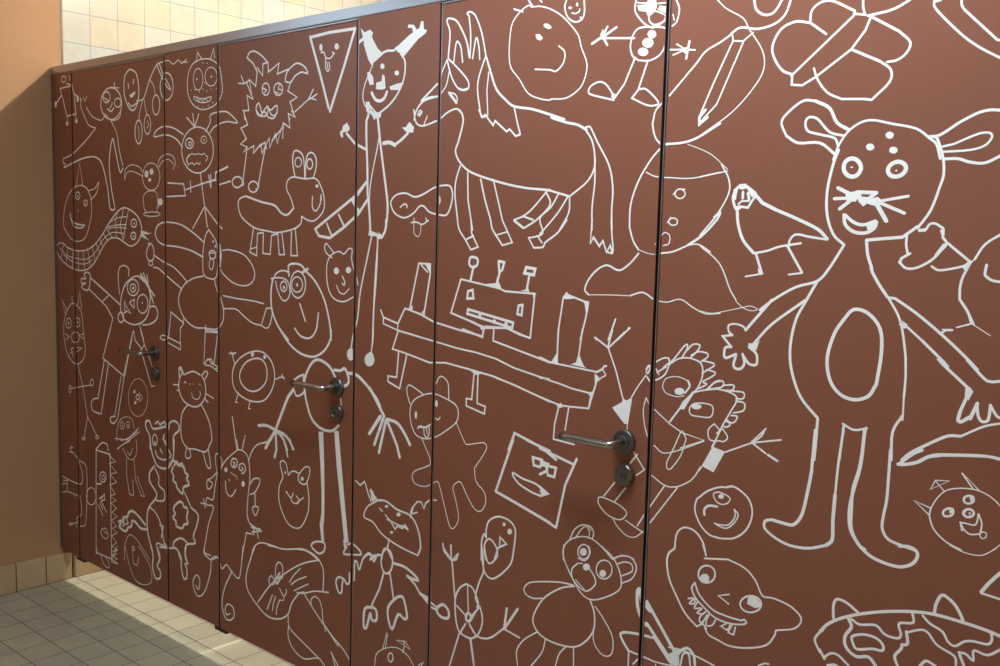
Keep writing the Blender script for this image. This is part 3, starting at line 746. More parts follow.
S 46 3050,719 3118,733 3218,773 3340,798
S 42 2788,686 2775,722 2802,758 2839,722
S 41 2838,750 2847,831 2874,860 2909,847 2913,770
L 73 2839,739 2883,795
L 73 2857,721 2901,778
L 42 2812,704 2866,740
S 40 3083,874 3023,820 2980,765
S 40 3137,839 3049,794 2994,752
S 40 3155,798 3084,759 3024,723
S 42 2812,641 2785,589 2757,533
S 42 2843,639 2821,587 2812,542
S 42 2884,627 2857,575 2852,528
S 41 2884,700 2919,665 2946,683 2949,712
S 33 2928,667 2920,637 2889,629
S 44 3118,733 3186,678 3261,623 3351,564 3432,508
S 39 3186,689 3186,716 3219,741 3260,731 3285,684 3294,622 3319,563
S 42 3289,610 3379,551 3467,508 3530,459
S 43 2968,556 2974,496 3018,464 3121,429 3256,383
S 43 2974,496 2969,427 3018,364 3122,335 3256,381 3314,353
S 41 3369,451 3410,410 3434,391
L 48 3429,390 3372,454 3405,382
F shaggy_monster_drawing|line drawing of a shaggy jagged monster with round eyes
S 47 2548,3854 2571,3883 2625,3885 2696,3852 2754,3806
L 48 2548,3854 2607,3819 2649,3764 2634,3684 2571,3729 2599,3614 2548,3637 2566,3549 2516,3549 2526,3496
L 46 2648,3790 2702,3739 2705,3805 2754,3811 2758,3755 2860,3796 2844,3737 2945,3754
S 46 2920,3691 2936,3740 2994,3774 3043,3778 3100,3750 3121,3716 3068,3728 3011,3713 2970,3682 2920,3691
L 45 2970,3682 2942,3634 3028,3593 2963,3572 3010,3484 2946,3508 2963,3472
L 39 3009,3514 3141,3580
L 38 3142,3575 3204,3598
L 39 3134,3581 3173,3627
L 39 3149,3580 3197,3567
L 41 2571,3724 2517,3707 2489,3757
L 41 2517,3707 2461,3715
L 40 2544,3710 2608,3611
S 44 2768,3657 2764,3640 2751,3628 2734,3625 2716,3630 2703,3644 2698,3662 2703,3679 2716,3691 2733,3694 2751,3688 2764,3675 2768,3657
S 44 2893,3648 2888,3631 2873,3619 2853,3616 2832,3622 2817,3636 2812,3654 2817,3671 2832,3682 2853,3685 2873,3679 2888,3665 2893,3648
L 49 2705,3667 2741,3654 2723,3640
L 36 2861,3675 2853,3651 2887,3643
L 36 2827,3637 2861,3625
S 49 2661,3585 2638,3557 2662,3514 2741,3510 2755,3560 2720,3542 2697,3528 2679,3565 2661,3585
S 48 2741,3561 2785,3538 2819,3556 2845,3555 2836,3514 2793,3507 2758,3550
S 49 2644,3541 2679,3513 2723,3531 2759,3498 2811,3490 2845,3524
L 47 2507,3554 2553,3465 2485,3449 2540,3383 2479,3354 2548,3335 2507,3305 2617,3340 2613,3296 2685,3346 2698,3293 2768,3379 2773,3322 2828,3402 2846,3345 2900,3460 2897,3368 2905,3457 2964,3426 2950,3507 3013,3484 2980,3521
L 47 2653,3326 2724,3355 2742,3318
L 46 2794,3362 2900,3434
L 49 2548,3335 2507,3139
L 48 2733,3339 2662,3115
S 53 2500,3128 2493,3112 2473,3101 2447,3096 2421,3101 2401,3113 2394,3130 2401,3146 2421,3157 2447,3161 2473,3157 2493,3144 2500,3128
S 51 2657,3099 2651,3083 2634,3071 2610,3067 2586,3072 2569,3084 2562,3100 2569,3116 2586,3127 2610,3131 2634,3126 2651,3115 2657,3099
S 41 2479,3107 2511,3112 2507,3139
S 40 2635,3084 2662,3094 2668,3126
F triangle_face_drawing|bold line drawing of an upside down triangle face with tongue out
L 82 3141,3909 3308,3917 3518,3914
L 91 3518,3914 3431,3726 3317,3498
L 89 3141,3912 3226,3715 3306,3516
P 3250,3843 3248,3834 3243,3827 3236,3826 3229,3829 3224,3836 3222,3846 3224,3856 3229,3862 3235,3864 3242,3861 3248,3853
P 3388,3835 3386,3827 3379,3821 3370,3820 3361,3823 3354,3830 3352,3839 3354,3847 3361,3853 3370,3854 3379,3851 3385,3844
S 40 3236,3818 3261,3817 3280,3787 3318,3781 3348,3804
L 39 3333,3810 3352,3801
S 40 3277,3782 3277,3739 3293,3714 3311,3727 3307,3760
L 33 3289,3762 3296,3728
F aardvark_drawing|line drawing of a long nosed animal with big upright eyes
S 64 2535,3044 2690,3010 2822,2989 2882,2948 2942,2936 3001,2974
S 44 3001,2974 2975,3030 2936,3081 2941,3127 2991,3150 3106,3138 3194,3139 3242,3098 3274,3029 3267,2960 3197,2908 3133,2907 3075,2929
S 49 3075,2929 3068,2888 3002,2856 2849,2832 2761,2839 2618,2858 2488,2923 2454,2999 2479,3031 2535,3044
S 47 3012,3152 2990,3233 2998,3288 3031,3297 3080,3271 3097,3210 3101,3140
S 46 3106,3140 3110,3230 3129,3274 3169,3280 3201,3247 3201,3198 3178,3141
S 38 3071,3231 3067,3218 3056,3209 3042,3206 3027,3209 3016,3219 3012,3233 3016,3246 3026,3255 3041,3258 3056,3254 3067,3244 3071,3231
S 46 3171,3218 3168,3205 3158,3195 3146,3191 3133,3195 3123,3206 3120,3220 3123,3234 3132,3244 3145,3247 3158,3243 3167,3232 3171,3218
P 3225,3097 3221,3090 3211,3087 3200,3090 3196,3097 3200,3104 3210,3107 3220,3104
S 44 3171,3039 3172,2980 3204,2960 3240,3000 3246,3049
L 34 3246,3049 3251,3019
L 46 2614,2854 2577,2710 2645,2691 2654,2823 2712,2829
L 38 2590,2730 2645,2742
L 45 2712,2829 2708,2707 2779,2704 2793,2815 2849,2824
L 44 2852,2824 2867,2705 2918,2707 2892,2828
L 43 2982,2840 2978,2703 3039,2705 3018,2856
F small_cat_drawing|line drawing of a round faced cat looking up
S 39 3363,2732 3325,2708 3302,2663 3303,2583 3328,2514 3375,2477 3451,2470 3537,2503
S 37 3535,2634 3553,2605 3565,2567
S 37 3363,2732 3409,2741 3447,2729 3484,2758 3514,2754 3510,2705 3535,2634
S 41 3348,2704 3301,2727 3281,2756 3293,2782 3324,2763 3363,2729
P 3408,2636 3405,2626 3396,2618 3385,2615 3373,2617 3365,2624 3362,2633 3365,2643 3373,2651 3384,2654 3396,2652 3404,2645
P 3508,2644 3505,2635 3497,2628 3486,2625 3475,2627 3466,2633 3463,2642 3466,2651 3474,2658 3485,2661 3497,2659 3505,2653
S 40 3434,2609 3457,2576 3450,2559 3434,2570
S 38 3386,2555 3412,2519 3450,2512 3492,2542
F ladder_tail_drawing|bold line drawing of a ladder like striped tail
L 81 3616,3108 3531,3038 3197,2859
L 82 3197,2859 3230,2822 3324,2812 3445,2874 3562,2947 3639,3028
L 63 3398,2941 3445,2879
L 56 3502,3024 3561,2952
L 81 3516,3029 3539,2981 3569,2962
L 79 3553,3047 3623,3113
L 59 3299,2891 3339,2827
L 58 3421,2912 3444,2883
F antlered_man_drawing|tall bold line drawing of a man with antlers in a long suit
P 3561,3912 3594,3886 3636,3895 3660,3878 3651,3856 3694,3798 3699,3793 3741,3761 3666,3723 3652,3706 3661,3700 3625,3745 3589,3822 3588,3845 3543,3829 3538,3841 3581,3864
P 3821,3780 3861,3798 3938,3839 3957,3845 3950,3868 3918,3872 3924,3888 3963,3881 3983,3856 4002,3862 4013,3893 4030,3891 4033,3854 4056,3845 4047,3831 3997,3810 3895,3736 3862,3754
L 57 3731,3767 3768,3775 3822,3771
S 52 3871,3749 3902,3710 3900,3639 3866,3571 3794,3504 3685,3451
S 38 3652,3706 3641,3684 3600,3618 3586,3554 3609,3506 3671,3456
P 3752,3699 3750,3692 3744,3687 3735,3686 3727,3688 3721,3694 3719,3702 3721,3709 3727,3714 3735,3715 3743,3712 3749,3706
P 3861,3656 3859,3650 3853,3646 3844,3645 3836,3647 3829,3653 3827,3659 3829,3665 3835,3669 3844,3670 3853,3668 3859,3663
P 3736,3660 3753,3652 3762,3588 3738,3582 3689,3588 3689,3621 3730,3626
P 3792,3594 3845,3604 3888,3607 3866,3571 3799,3576
P 3639,3680 3667,3650 3671,3613 3640,3613 3620,3654 3620,3681
S 87 3655,3573 3683,3538 3718,3527 3752,3538 3772,3569
L 54 3642,3504 3678,3438
P 3678,3467 3733,3471 3727,3444 3699,3436 3671,3447
S 79 3630,3524 3631,3459 3617,3431 3619,3319 3629,3179 3632,3056
L 41 3637,3514 3708,3454
P 3608,3530 3644,3523 3638,3477 3616,3478
P 3623,3487 3722,3467 3701,3438 3673,3447 3645,3467
S 77 3706,3436 3730,3297 3768,3111 3789,3000 3786,2917 3774,2865
S 42 3705,3445 3717,3343 3650,3075 3662,2863
S 74 3631,3061 3648,2962 3657,2868 3653,2839
S 92 3422,3361 3414,3380 3451,3397 3458,3421
P 3484,3401 3480,3390 3469,3383 3454,3381 3439,3385 3428,3393 3424,3403 3428,3414 3439,3421 3454,3423 3468,3419 3479,3411
L 75 3459,3373 3526,3318 3613,3284
S 101 3750,3310 3798,3312 3839,3297
L 75 3839,3300 3885,3322 3931,3352
P 3888,3383 3917,3384 3942,3409 3976,3381 3970,3354 3924,3357
P 3650,2863 3728,2840 3711,2854 3756,2836 3754,2818 3719,2817 3705,2831 3679,2830 3643,2834
S 77 3780,2916 3778,2870 3754,2832
S 53 3671,2835 3631,2696 3584,2530 3564,2383 3529,2291 3515,2221
P 3546,2189 3542,2172 3530,2158 3513,2151 3497,2154 3485,2166 3480,2182 3484,2200 3496,2214 3512,2220 3529,2217 3541,2206
S 51 3718,2831 3711,2632 3694,2441 3690,2282 3679,2227
P 3706,2177 3701,2158 3687,2143 3667,2136 3646,2138 3631,2150 3625,2168 3631,2187 3645,2202 3665,2209 3685,2206 3700,2194
L 43 3719,2822 3702,2632 3691,2441 3687,2282 3679,2208
P 3702,2181 3699,2161 3689,2146 3675,2139 3660,2143 3649,2156 3645,2175 3648,2195 3659,2210 3673,2217 3687,2213 3698,2200
F stick_armed_person_drawing|large bold line drawing of a long haired smiling person with stick arms
S 71 2806,2563 2789,2482 2799,2376 2860,2285 2956,2214
S 67 2878,2265 2973,2189 3074,2146 3189,2139 3285,2183 3339,2254 3343,2305
S 65 3344,2250 3330,2344 3281,2471 3201,2567 3119,2619
S 63 3119,2619 3070,2653 3003,2658 2956,2643 2962,2586
S 49 2815,2563 2841,2596 2902,2614 2961,2607
S 46 2789,2562 2850,2570 2911,2568 2953,2549 2971,2493 2946,2449 2903,2441 2859,2486 2833,2548
S 42 2942,2525 2938,2510 2926,2498 2911,2493 2896,2496 2884,2507 2880,2521 2884,2536 2895,2547 2911,2552 2926,2549 2937,2539 2942,2525
P 2925,2516 2921,2509 2913,2505 2904,2508 2901,2515 2904,2523 2913,2526 2921,2523
S 49 3115,2545 3106,2506 3081,2477 3047,2464 3011,2472 2985,2499 2976,2537 2985,2576 3010,2605 3045,2617 3080,2608 3106,2582 3115,2545
S 41 3087,2543 3081,2521 3063,2504 3038,2497 3013,2501 2994,2516 2987,2537 2994,2560 3012,2577 3037,2584 3062,2579 3080,2564 3087,2543
P 3048,2539 3045,2531 3038,2528 3031,2530 3028,2538 3030,2545 3038,2549 3045,2546
L 88 3087,2613 3132,2633
L 57 3063,2431 3114,2337
S 57 3015,2287 3074,2246 3156,2243 3212,2294 3232,2392
S 84 3389,2037 3341,2092 3270,2123 3206,2121 3149,2071 3109,1983 3127,1881 3177,1783 3259,1738 3354,1737 3416,1777
S 64 2992,1969 3051,2007 3101,2026
L 90 3105,2024 3101,1972
S 64 3018,1919 3035,1895 3077,1905 3106,1925
L 106 3009,1928 2958,1879 2898,1775 2837,1662
S 95 2666,1664 2748,1676 2837,1662 2943,1641 3012,1577
L 110 2837,1662 2739,1537
L 101 2837,1657 2847,1544 2829,1497
S 94 2846,1658 2908,1625 2952,1562
L 71 2917,1615 2957,1522
L 92 2977,1625 3003,1575
L 103 2775,1592 2739,1536
L 62 2757,1578 2721,1566
S 84 3373,2084 3427,2087 3464,2101 3496,2055 3489,2019 3443,1999
L 41 3432,1932 3437,1892
S 91 3495,2080 3562,2078 3651,2029 3732,1962 3754,1926 3671,2022 3788,1882
L 98 3755,1878 3671,1772
L 98 3760,1878 3676,1777
L 92 3781,1872 3713,1719
L 91 3802,1865 3750,1681
L 89 3809,1866 3889,1744 3911,1684
S 88 3809,1871 3886,1863 3941,1819 3986,1764
P 3240,1717 3283,1721 3294,1530 3299,1364 3298,1217 3290,1173 3299,1091 3275,1085 3258,1177 3273,1254 3271,1380 3258,1545
P 3378,1741 3416,1747 3468,1398 3511,1130 3476,1122 3438,1341 3404,1540
L 103 3475,1132 3485,1093
S 64 3299,1080 3218,1067 3182,1037 3219,1013 3260,1007 3300,1036 3299,1080
S 59 3503,1118 3541,1132 3595,1114 3617,1089 3550,1072 3470,1058 3496,1106
F pear_cat_drawing|line drawing of a pear shaped cat face with long ears
S 42 2913,1391 2875,1324 2875,1236 2920,1157 2973,1114 3050,1109 3101,1142 3150,1228 3158,1315 3140,1397
S 42 2962,1411 3004,1444 3064,1441
S 43 2913,1391 2883,1468 2905,1488 2940,1478 2962,1417
S 41 3056,1418 3089,1462 3131,1493 3164,1486 3156,1437 3123,1388 3073,1389 3056,1418
P 2942,1424 2940,1417 2934,1414 2928,1415 2925,1421 2928,1427 2934,1431 2940,1430
P 3111,1418 3107,1408 3095,1402 3083,1403 3078,1411 3083,1421 3095,1427 3106,1426
S 43 2942,1309 2989,1281 3011,1312
S 42 2989,1279 3006,1257 3049,1258 3066,1280 3040,1302
L 42 3049,1266 3108,1305
F doughnut_drawing|line drawing of a doughnut with tiny stick arms
S 49 2487,2064 2600,2109 2710,2115 2800,2064 2827,1970 2783,1878 2702,1818 2563,1805 2430,1844 2391,1918 2411,2000 2487,2064
S 50 2637,2071 2710,2066 2750,2015 2738,1938 2656,1878 2563,1866 2487,1902 2472,1962 2535,2036 2637,2071
P 2621,2094 2618,2087 2612,2080 2604,2077 2596,2079 2589,2084 2587,2091 2589,2099 2596,2105 2604,2108 2612,2107 2618,2102
P 2743,2091 2738,2081 2728,2076 2718,2079 2714,2088 2718,2097 2728,2102 2738,2099
L 43 2420,2012 2387,2076
L 40 2356,2073 2430,2083
L 41 2376,2084 2407,2069
L 40 2827,1965 2906,1992
L 37 2897,2005 2920,1976
L 37 2871,1984 2923,1987
L 43 2459,1838 2426,1775 2445,1776
L 43 2578,1801 2563,1755 2582,1754
F mask_face_drawing|line drawing of a mask shaped face with its tongue out
S 45 3818,3018 3858,3046 3925,3053 3991,3034 4055,3049 4130,3080 4204,3090 4241,3079 4252,3027 4220,2950 4159,2947 4095,2960 4057,2987 4024,2987 3980,2951 3915,2929 3847,2950 3816,2991 3818,3018
S 38 3884,2982 3913,2998 3933,2993 3933,2980
S 72 4167,3018 4165,3010 4162,3004 4157,3002 4152,3004 4148,3010 4147,3018 4148,3026 4151,3032 4156,3034 4161,3032 4165,3026 4167,3018
S 39 3968,2905 4007,2908 4046,2897 4090,2918
L 34 3987,2928 3988,2905
L 33 4071,2931 4078,2913
S 22 3988,2905 3989,2855 4015,2836 4034,2852 4040,2901
F pony_drawing|large line drawing of a pony with raised mane and tail
S 48 4204,3699 4213,3817 4191,3870 4199,3884 4253,3867 4296,3812 4327,3754 4343,3686
S 44 4241,3670 4251,3745 4262,3770 4286,3742 4300,3669
S 43 4347,3686 4349,3785 4335,3878 4323,3892 4340,3898 4375,3877 4418,3794 4450,3680
S 43 4364,3680 4384,3773 4403,3730 4410,3672
S 44 4204,3695 4260,3652 4332,3587 4345,3552 4322,3537 4275,3549 4231,3603 4199,3683
L 52 4275,3549 4304,3539 4340,3543
S 38 4198,3691 4164,3635 4158,3609
S 37 4212,3631 4196,3572 4160,3532
L 69 4215,3532 4265,3482
S 37 4215,3532 4251,3525 4270,3503 4267,3480
S 47 4136,3521 4043,3505 3993,3465 3975,3417
L 51 4134,3581 4024,3507
S 46 4030,3506 4080,3520 4140,3520
S 44 4164,3415 4206,3439 4260,3453 4296,3438 4315,3398
S 47 3973,3465 3981,3421 4001,3393 4046,3384 4133,3403
L 37 4068,3429 4046,3391
S 37 4000,3438 4012,3459 4031,3453 4013,3432
L 37 4000,3437 4031,3453
S 57 4449,3684 4474,3625 4516,3531 4573,3478 4629,3442 4735,3423 4839,3393 4924,3365 4843,3381 4934,3353 4994,3340 5043,3316
S 41 5033,3321 5073,3269 5091,3200 5088,3147 5053,3094 4968,3036
S 40 5037,3328 5061,3327 5102,3261 5167,3160 5190,3062 5188,2971 5193,2891
S 38 5090,3208 5095,3093 5086,2986 5090,2889
S 37 5187,2933 5195,2864 5202,2796 5170,2798
L 44 5088,2931 5083,2831 5099,2858 5131,2820 5149,2844 5170,2795 5187,2826 5200,2792
S 52 4284,3446 4308,3420 4310,3377 4282,3293 4266,3251 4297,3198 4370,3150 4531,3105 4696,3074 4853,3061
L 47 4795,3065 4857,3058 4958,3034
S 45 4300,3181 4276,3122 4268,3052 4287,2940 4301,2879 4345,2828 4382,2781
L 44 4382,2781 4428,2796 4385,2859 4379,2923
L 44 4345,2828 4397,2848
L 44 4350,3148 4356,3018 4390,2876
S 47 4435,3115 4466,3017 4504,2925 4516,2883 4581,2808
L 42 4581,2808 4641,2823 4577,2925 4558,2984 4514,3114
L 35 4546,2856 4612,2872
S 41 4833,3053 4753,2977 4701,2944 4648,2927
L 45 4648,2927 4708,2890
S 43 4708,2890 4786,2932 4856,2997 4831,3053
L 45 4648,2922 4703,2890
L 48 4701,2944 4760,2928
S 40 4903,3048 4860,2985 4800,2936 4820,2872 4779,2853 4737,2847
L 41 4737,2847 4770,2802
S 44 4770,2802 4822,2807 4835,2828 4905,2874 4952,2930
L 40 4789,2857 4816,2827
S 40 4953,3032 4901,2961 4823,2884 4803,2867
S 39 4963,3032 4961,2962 4914,2886
S 43 4444,3677 4407,3589 4401,3531 4418,3447 4431,3405 4464,3411
L 35 4469,3609 4460,3527 4470,3411
L 46 4412,3439 4436,3404 4453,3415 4482,3385 4505,3363 4516,3383 4589,3330 4605,3341 4645,3307 4671,3314
S 41 4629,3442 4647,3380 4671,3314
F potato_head_drawing|large line drawing of a smiling potato shaped head
S 32 4697,3881 4645,3856 4599,3798 4595,3638 4656,3561 4712,3493 4786,3464 4837,3456 4840,3460 4920,3458 4978,3481 5015,3517 5032,3591 4998,3669 4977,3725 4896,3806 4824,3849 4763,3869 4718,3872 4697,3881
L 40 4613,3876 4666,3857
L 40 4696,3905 4723,3872
L 39 4763,3896 4774,3885
P 4743,3750 4769,3747 4787,3728 4770,3719 4749,3730
P 4833,3767 4827,3764 4817,3764 4805,3769 4794,3775 4788,3782 4788,3787 4793,3790 4804,3790 4815,3786 4826,3779 4832,3772
S 38 4747,3597 4832,3587 4866,3579 4904,3610 4910,3656 4876,3686
F little_face_drawing|small line drawing of a smiling oval face
S 38 4912,3880 4902,3847 4920,3803 4960,3778 4998,3786 5009,3819 5004,3868
P 4942,3839 4939,3835 4932,3834 4924,3837 4921,3842 4924,3846 4931,3847 4939,3844
P 4975,3849 4974,3843 4969,3841 4964,3844 4962,3851 4964,3857 4968,3859 4973,3856
S 31 4942,3818 4963,3813 4982,3821 4982,3830
P 4998,3790 4996,3785 4992,3784 4987,3787 4985,3792 4986,3796 4991,3798 4996,3795
F snowman_clown_drawing|line drawing of a clown with filled buttons and fan shaped hands
S 38 5269,3833 5266,3787 5295,3747 5331,3718 5366,3710 5415,3733
S 36 5457,3808 5475,3768 5465,3720 5446,3705
P 5275,3807 5318,3805 5326,3822 5365,3817 5370,3788 5363,3775 5329,3757 5320,3776 5285,3784
P 5373,3777 5383,3793 5412,3786 5425,3781 5424,3756 5405,3762
S 37 5334,3757 5339,3735 5365,3719 5407,3730 5414,3751
S 28 5334,3757 5359,3772 5376,3769 5414,3751
L 29 5275,3818 5327,3808
L 28 5370,3802 5412,3800
L 28 5447,3750 5453,3728
S 38 5327,3716 5284,3713 5259,3686 5250,3644 5263,3606 5286,3590
S 37 5327,3715 5417,3699 5420,3648 5397,3601 5347,3580 5290,3586
P 5373,3681 5371,3673 5363,3667 5353,3666 5342,3670 5334,3677 5330,3686 5333,3694 5340,3700 5351,3701 5362,3697 5370,3690
P 5362,3648 5359,3639 5349,3632 5336,3631 5322,3635 5311,3643 5307,3654 5310,3664 5320,3670 5334,3671 5348,3667 5358,3659
P 5339,3615 5336,3607 5327,3601 5314,3600 5301,3604 5291,3611 5287,3620 5290,3628 5299,3634 5312,3635 5325,3631 5335,3624
L 43 5268,3677 5119,3693
L 57 5105,3699 5055,3677
L 52 5110,3703 5131,3739
L 52 5110,3699 5177,3731
L 53 5110,3699 5134,3663
P 5096,3708 5108,3732 5128,3704 5124,3686 5106,3688
L 36 5413,3615 5504,3608 5554,3601
L 33 5470,3632 5512,3607 5456,3591
L 51 5527,3637 5516,3572
P 5525,3602 5523,3596 5519,3592 5513,3591 5507,3593 5502,3598 5500,3605 5501,3611 5506,3615 5512,3616 5518,3614 5523,3609
L 42 5275,3598 5228,3496 5177,3437
S 40 5177,3433 5050,3468 5054,3498 5100,3514 5137,3499 5176,3452
L 42 5338,3581 5296,3465 5267,3435
S 38 5300,3469 5335,3466 5389,3419 5394,3401 5347,3400 5267,3435
P 5167,3460 5185,3459 5182,3433 5163,3446
F big_leaf_person_drawing|line drawing of a leaf shaped body with a tall box inside
L 39 5447,3433 5564,3550
S 38 5564,3550 5601,3591 5662,3619 5712,3646
S 38 5431,3420 5387,3380 5376,3341 5373,3322 5388,3271 5415,3241
S 43 5707,3647 5746,3665 5816,3652 5882,3662 5923,3692 5943,3745
S 24 5638,3785 5681,3744 5754,3699 5781,3656 5840,3571 5849,3500 5809,3432 5724,3348 5593,3267
L 31 5712,3646 5717,3619 5759,3613 5799,3641
L 36 5717,3619 5645,3472 5589,3347 5588,3311
L 32 5761,3612 5660,3384 5590,3319
L 58 5613,3366 5587,3339 5588,3311 5623,3337
S 48 5440,3240 5523,3244 5587,3262 5679,3310
S 47 5795,3765 5807,3724 5842,3700 5880,3706 5910,3749
F hot_air_balloon_face_drawing|large line drawing of a round face with a broad body
S 39 5424,3233 5375,3184 5318,3098 5283,3001 5281,2911 5284,2896 5304,2844 5331,2811
S 16 5331,2811 5386,2796 5429,2796
S 37 5437,2800 5496,2809 5561,2836
S 51 5561,2836 5624,2877 5684,2938 5698,2967 5674,2949
S 32 5614,2877 5684,2958 5731,3042 5728,3097 5694,3153
S 17 5721,3134 5650,3191 5596,3216 5540,3236
S 25 5352,3130 5396,3112 5464,3106 5571,3102 5689,3123 5602,3107 5721,3127
S 28 5539,3041 5536,3032 5528,3025 5517,3022 5505,3025 5496,3032 5493,3041 5495,3050 5503,3057 5515,3060 5526,3057 5535,3050 5539,3041
L 25 5484,3038 5504,3059 5537,3059
S 29 5510,2929 5508,2922 5501,2917 5491,2915 5481,2916 5473,2922 5470,2929 5472,2936 5479,2942 5489,2944 5499,2942 5507,2937 5510,2929
L 23 5463,2925 5477,2947
S 26 5410,2836 5426,2855 5450,2884 5476,2874 5474,2841 5449,2832
S 41 5331,2796 5291,2753 5238,2721 5177,2740 5126,2720 5081,2674 5063,2630 5084,2608
S 20 5084,2608 5188,2614 5297,2617
S 36 5297,2617 5359,2635 5413,2610
S 25 5434,2604 5482,2603 5540,2618 5599,2589 5657,2568 5720,2574
S 16 5630,2578 5684,2572 5746,2586 5817,2605 5846,2612 5877,2602 5852,2594 5817,2603 5785,2626
S 28 5785,2631 5757,2671 5705,2771 5616,2836 5667,2811 5610,2841 5561,2836
F chimney_bench_drawing|large line drawing of a long bench with two chimneys
L 52 3748,2445 3770,2408 3881,2384 3932,2467 4039,2447 4142,2414 4298,2391 4471,2371
L 49 4471,2371 4481,2411 4387,2438 4259,2468
L 51 3966,2460 4028,2702 4109,2701 4110,2651 4071,2445
L 39 4045,2694 4091,2660
L 41 3981,2480 3959,2464
P 3946,2464 3992,2485 3986,2457
P 4051,2453 4070,2468 4084,2432
P 4032,2702 4109,2701 4104,2660 4077,2695
L 41 3881,2384 3881,2356
L 41 3770,2408 3770,2375 3881,2349 3976,2339 4100,2322
L 43 3888,2347 4139,2318 4301,2298 4433,2289 4560,2272 4673,2241 4835,2216 4888,2212 4829,2213
L 39 4829,2215 4933,2201 5014,2186 5103,2179
L 46 3882,2341 3843,2248 3945,2235 4116,2206 4230,2217 4376,2204 4541,2187 4676,2161 4892,2111
L 40 4832,2126 4947,2102 5007,2104 5106,2110 5117,2179
L 51 3891,2243 3878,2103 3811,2102 3812,2073 3902,2046 3952,2231
L 44 4424,2196 4411,2057 4375,2057 4376,2021 4495,1998 4500,2034 4447,2044 4448,2190
P 4388,2205 4436,2197 4494,2195 4436,2180 4407,2192
L 45 4542,2407 4540,2356 4746,2316 4884,2289
L 43 4542,2416 4539,2360
L 40 4825,2308 4888,2290 5137,2276
L 43 4966,2609 4947,2587 4927,2449 4925,2396
L 44 4925,2440 4924,2294
L 42 4961,2604 5056,2579 5085,2573 5074,2509 5049,2408
L 42 5057,2452 5042,2331 5039,2298
P 4961,2612 4981,2602 5026,2589 4957,2580 4947,2591
P 5056,2579 5087,2581 5085,2541 5073,2529 5066,2564
P 4919,2334 4931,2290 4888,2288
P 5042,2347 5073,2294 5088,2286 4999,2294 5029,2305
L 45 5139,2274 5170,2290 5181,2306 5192,2307
S 32 5169,2293 5189,2268 5171,2256 5146,2235
P 5132,2269 5157,2254 5153,2236 5135,2221
P 5098,2177 5126,2189 5118,2160
L 42 5148,2251 5106,2110
L 41 4942,2095 4922,2014 4918,1943 5035,1937
L 40 4998,2099 4982,1994
P 4929,2104 4957,2114 4963,2094 4937,2089
F robot_head_drawing|line drawing of a box shaped robot head with three antennae
L 50 4321,2637 4259,2468 4428,2429
L 46 4321,2637 4571,2606 4605,2595 4784,2594 4765,2394
L 46 4470,2410 4533,2416 4622,2423 4700,2400 4765,2390
L 52 4476,2406 4471,2367 4340,2395
L 45 4634,2420 4760,2389
P 4480,2622 4548,2630 4553,2656 4576,2619 4588,2600
P 4698,2603 4735,2611 4740,2632 4752,2600
P 4773,2601 4794,2594 4774,2576
P 4440,2430 4487,2420 4464,2399
S 64 4389,2747 4426,2740 4425,2710 4396,2698 4374,2712 4377,2738 4389,2747
L 64 4402,2702 4386,2639
L 66 4561,2734 4595,2729 4585,2695 4566,2682 4561,2732
L 62 4571,2686 4553,2630
L 72 4729,2712 4782,2707 4775,2679 4719,2685 4729,2712
L 60 4749,2678 4735,2607
L 64 4370,2581 4400,2589 4407,2549 4365,2546 4370,2581
L 60 4690,2534 4714,2538 4710,2491 4684,2494 4690,2534
L 63 4373,2494 4660,2452 4655,2426 4554,2443 4368,2472 4373,2494
P 4444,2482 4462,2479 4460,2457 4442,2460
P 4537,2459 4554,2456 4549,2434 4534,2441
P 4610,2454 4627,2449 4628,2424 4605,2430
L 50 4487,2420 4622,2423
F hanging_hook_drawing|small line drawing of a twig with three fingers
L 41 5229,2513 5196,2421
L 41 5216,2465 5196,2393
L 37 5304,2482 5243,2425
L 41 5279,2462 5198,2386
P 5307,2480 5304,2475 5299,2473 5293,2474 5290,2478 5293,2483 5298,2485 5304,2484
L 41 5125,2425 5135,2416
L 41 5128,2425 5198,2387
L 37 5198,2386 5240,2297 5284,2174
P 5230,2131 5278,2161 5284,2178 5301,2171 5318,2182 5329,2180 5314,2073 5296,2069
S 29 5323,2183 5352,2233 5393,2291
S 23 5310,2041 5312,2088 5324,2168
F laughing_cat_drawing|thin line drawing of a cat with its tongue out
S 32 4082,2037 4146,2052 4210,2044 4297,2020 4323,1987 4312,1931 4240,1875 4165,1831 4088,1812 4022,1827 3987,1892 3985,1958 4017,2005 4082,2037
S 33 3981,1976 3956,2039 3969,2073 4009,2066 4079,2038
S 31 4167,2103 4188,2140 4219,2143 4251,2113 4257,2032
P 4036,1926 4035,1915 4032,1907 4028,1904 4023,1906 4019,1913 4018,1923 4019,1934 4022,1942 4027,1945 4031,1943 4035,1936
P 4182,2006 4181,1996 4178,1989 4173,1986 4169,1988 4165,1994 4164,2003 4165,2012 4168,2020 4172,2023 4177,2021 4180,2015
S 39 4169,1928 4185,1924 4200,1938
S 48 4047,1868 4099,1872 4131,1891
L 38 4041,1858 4067,1876
S 32 4086,1870 4090,1833 4111,1822 4126,1848 4123,1877
L 30 4106,1868 4111,1841
S 25 4072,1811 4109,1757 4136,1710 4131,1681 4027,1632 4007,1601 4028,1567 4095,1563 4146,1585 4190,1608 4208,1583 4238,1506 4279,1403 4307,1389 4342,1444 4325,1523 4300,1592 4316,1622 4352,1634 4396,1575 4446,1521 4488,1517 4518,1563 4508,1615 4454,1658 4440,1723
S 24 4440,1723 4491,1790 4516,1838 4494,1857 4388,1830 4370,1841 4312,1927
F box_face_drawing|bold line drawing of a tilted square with glasses and a mouth
L 64 4685,1935 4848,1894 4937,1851
L 63 4762,1913 4901,1884
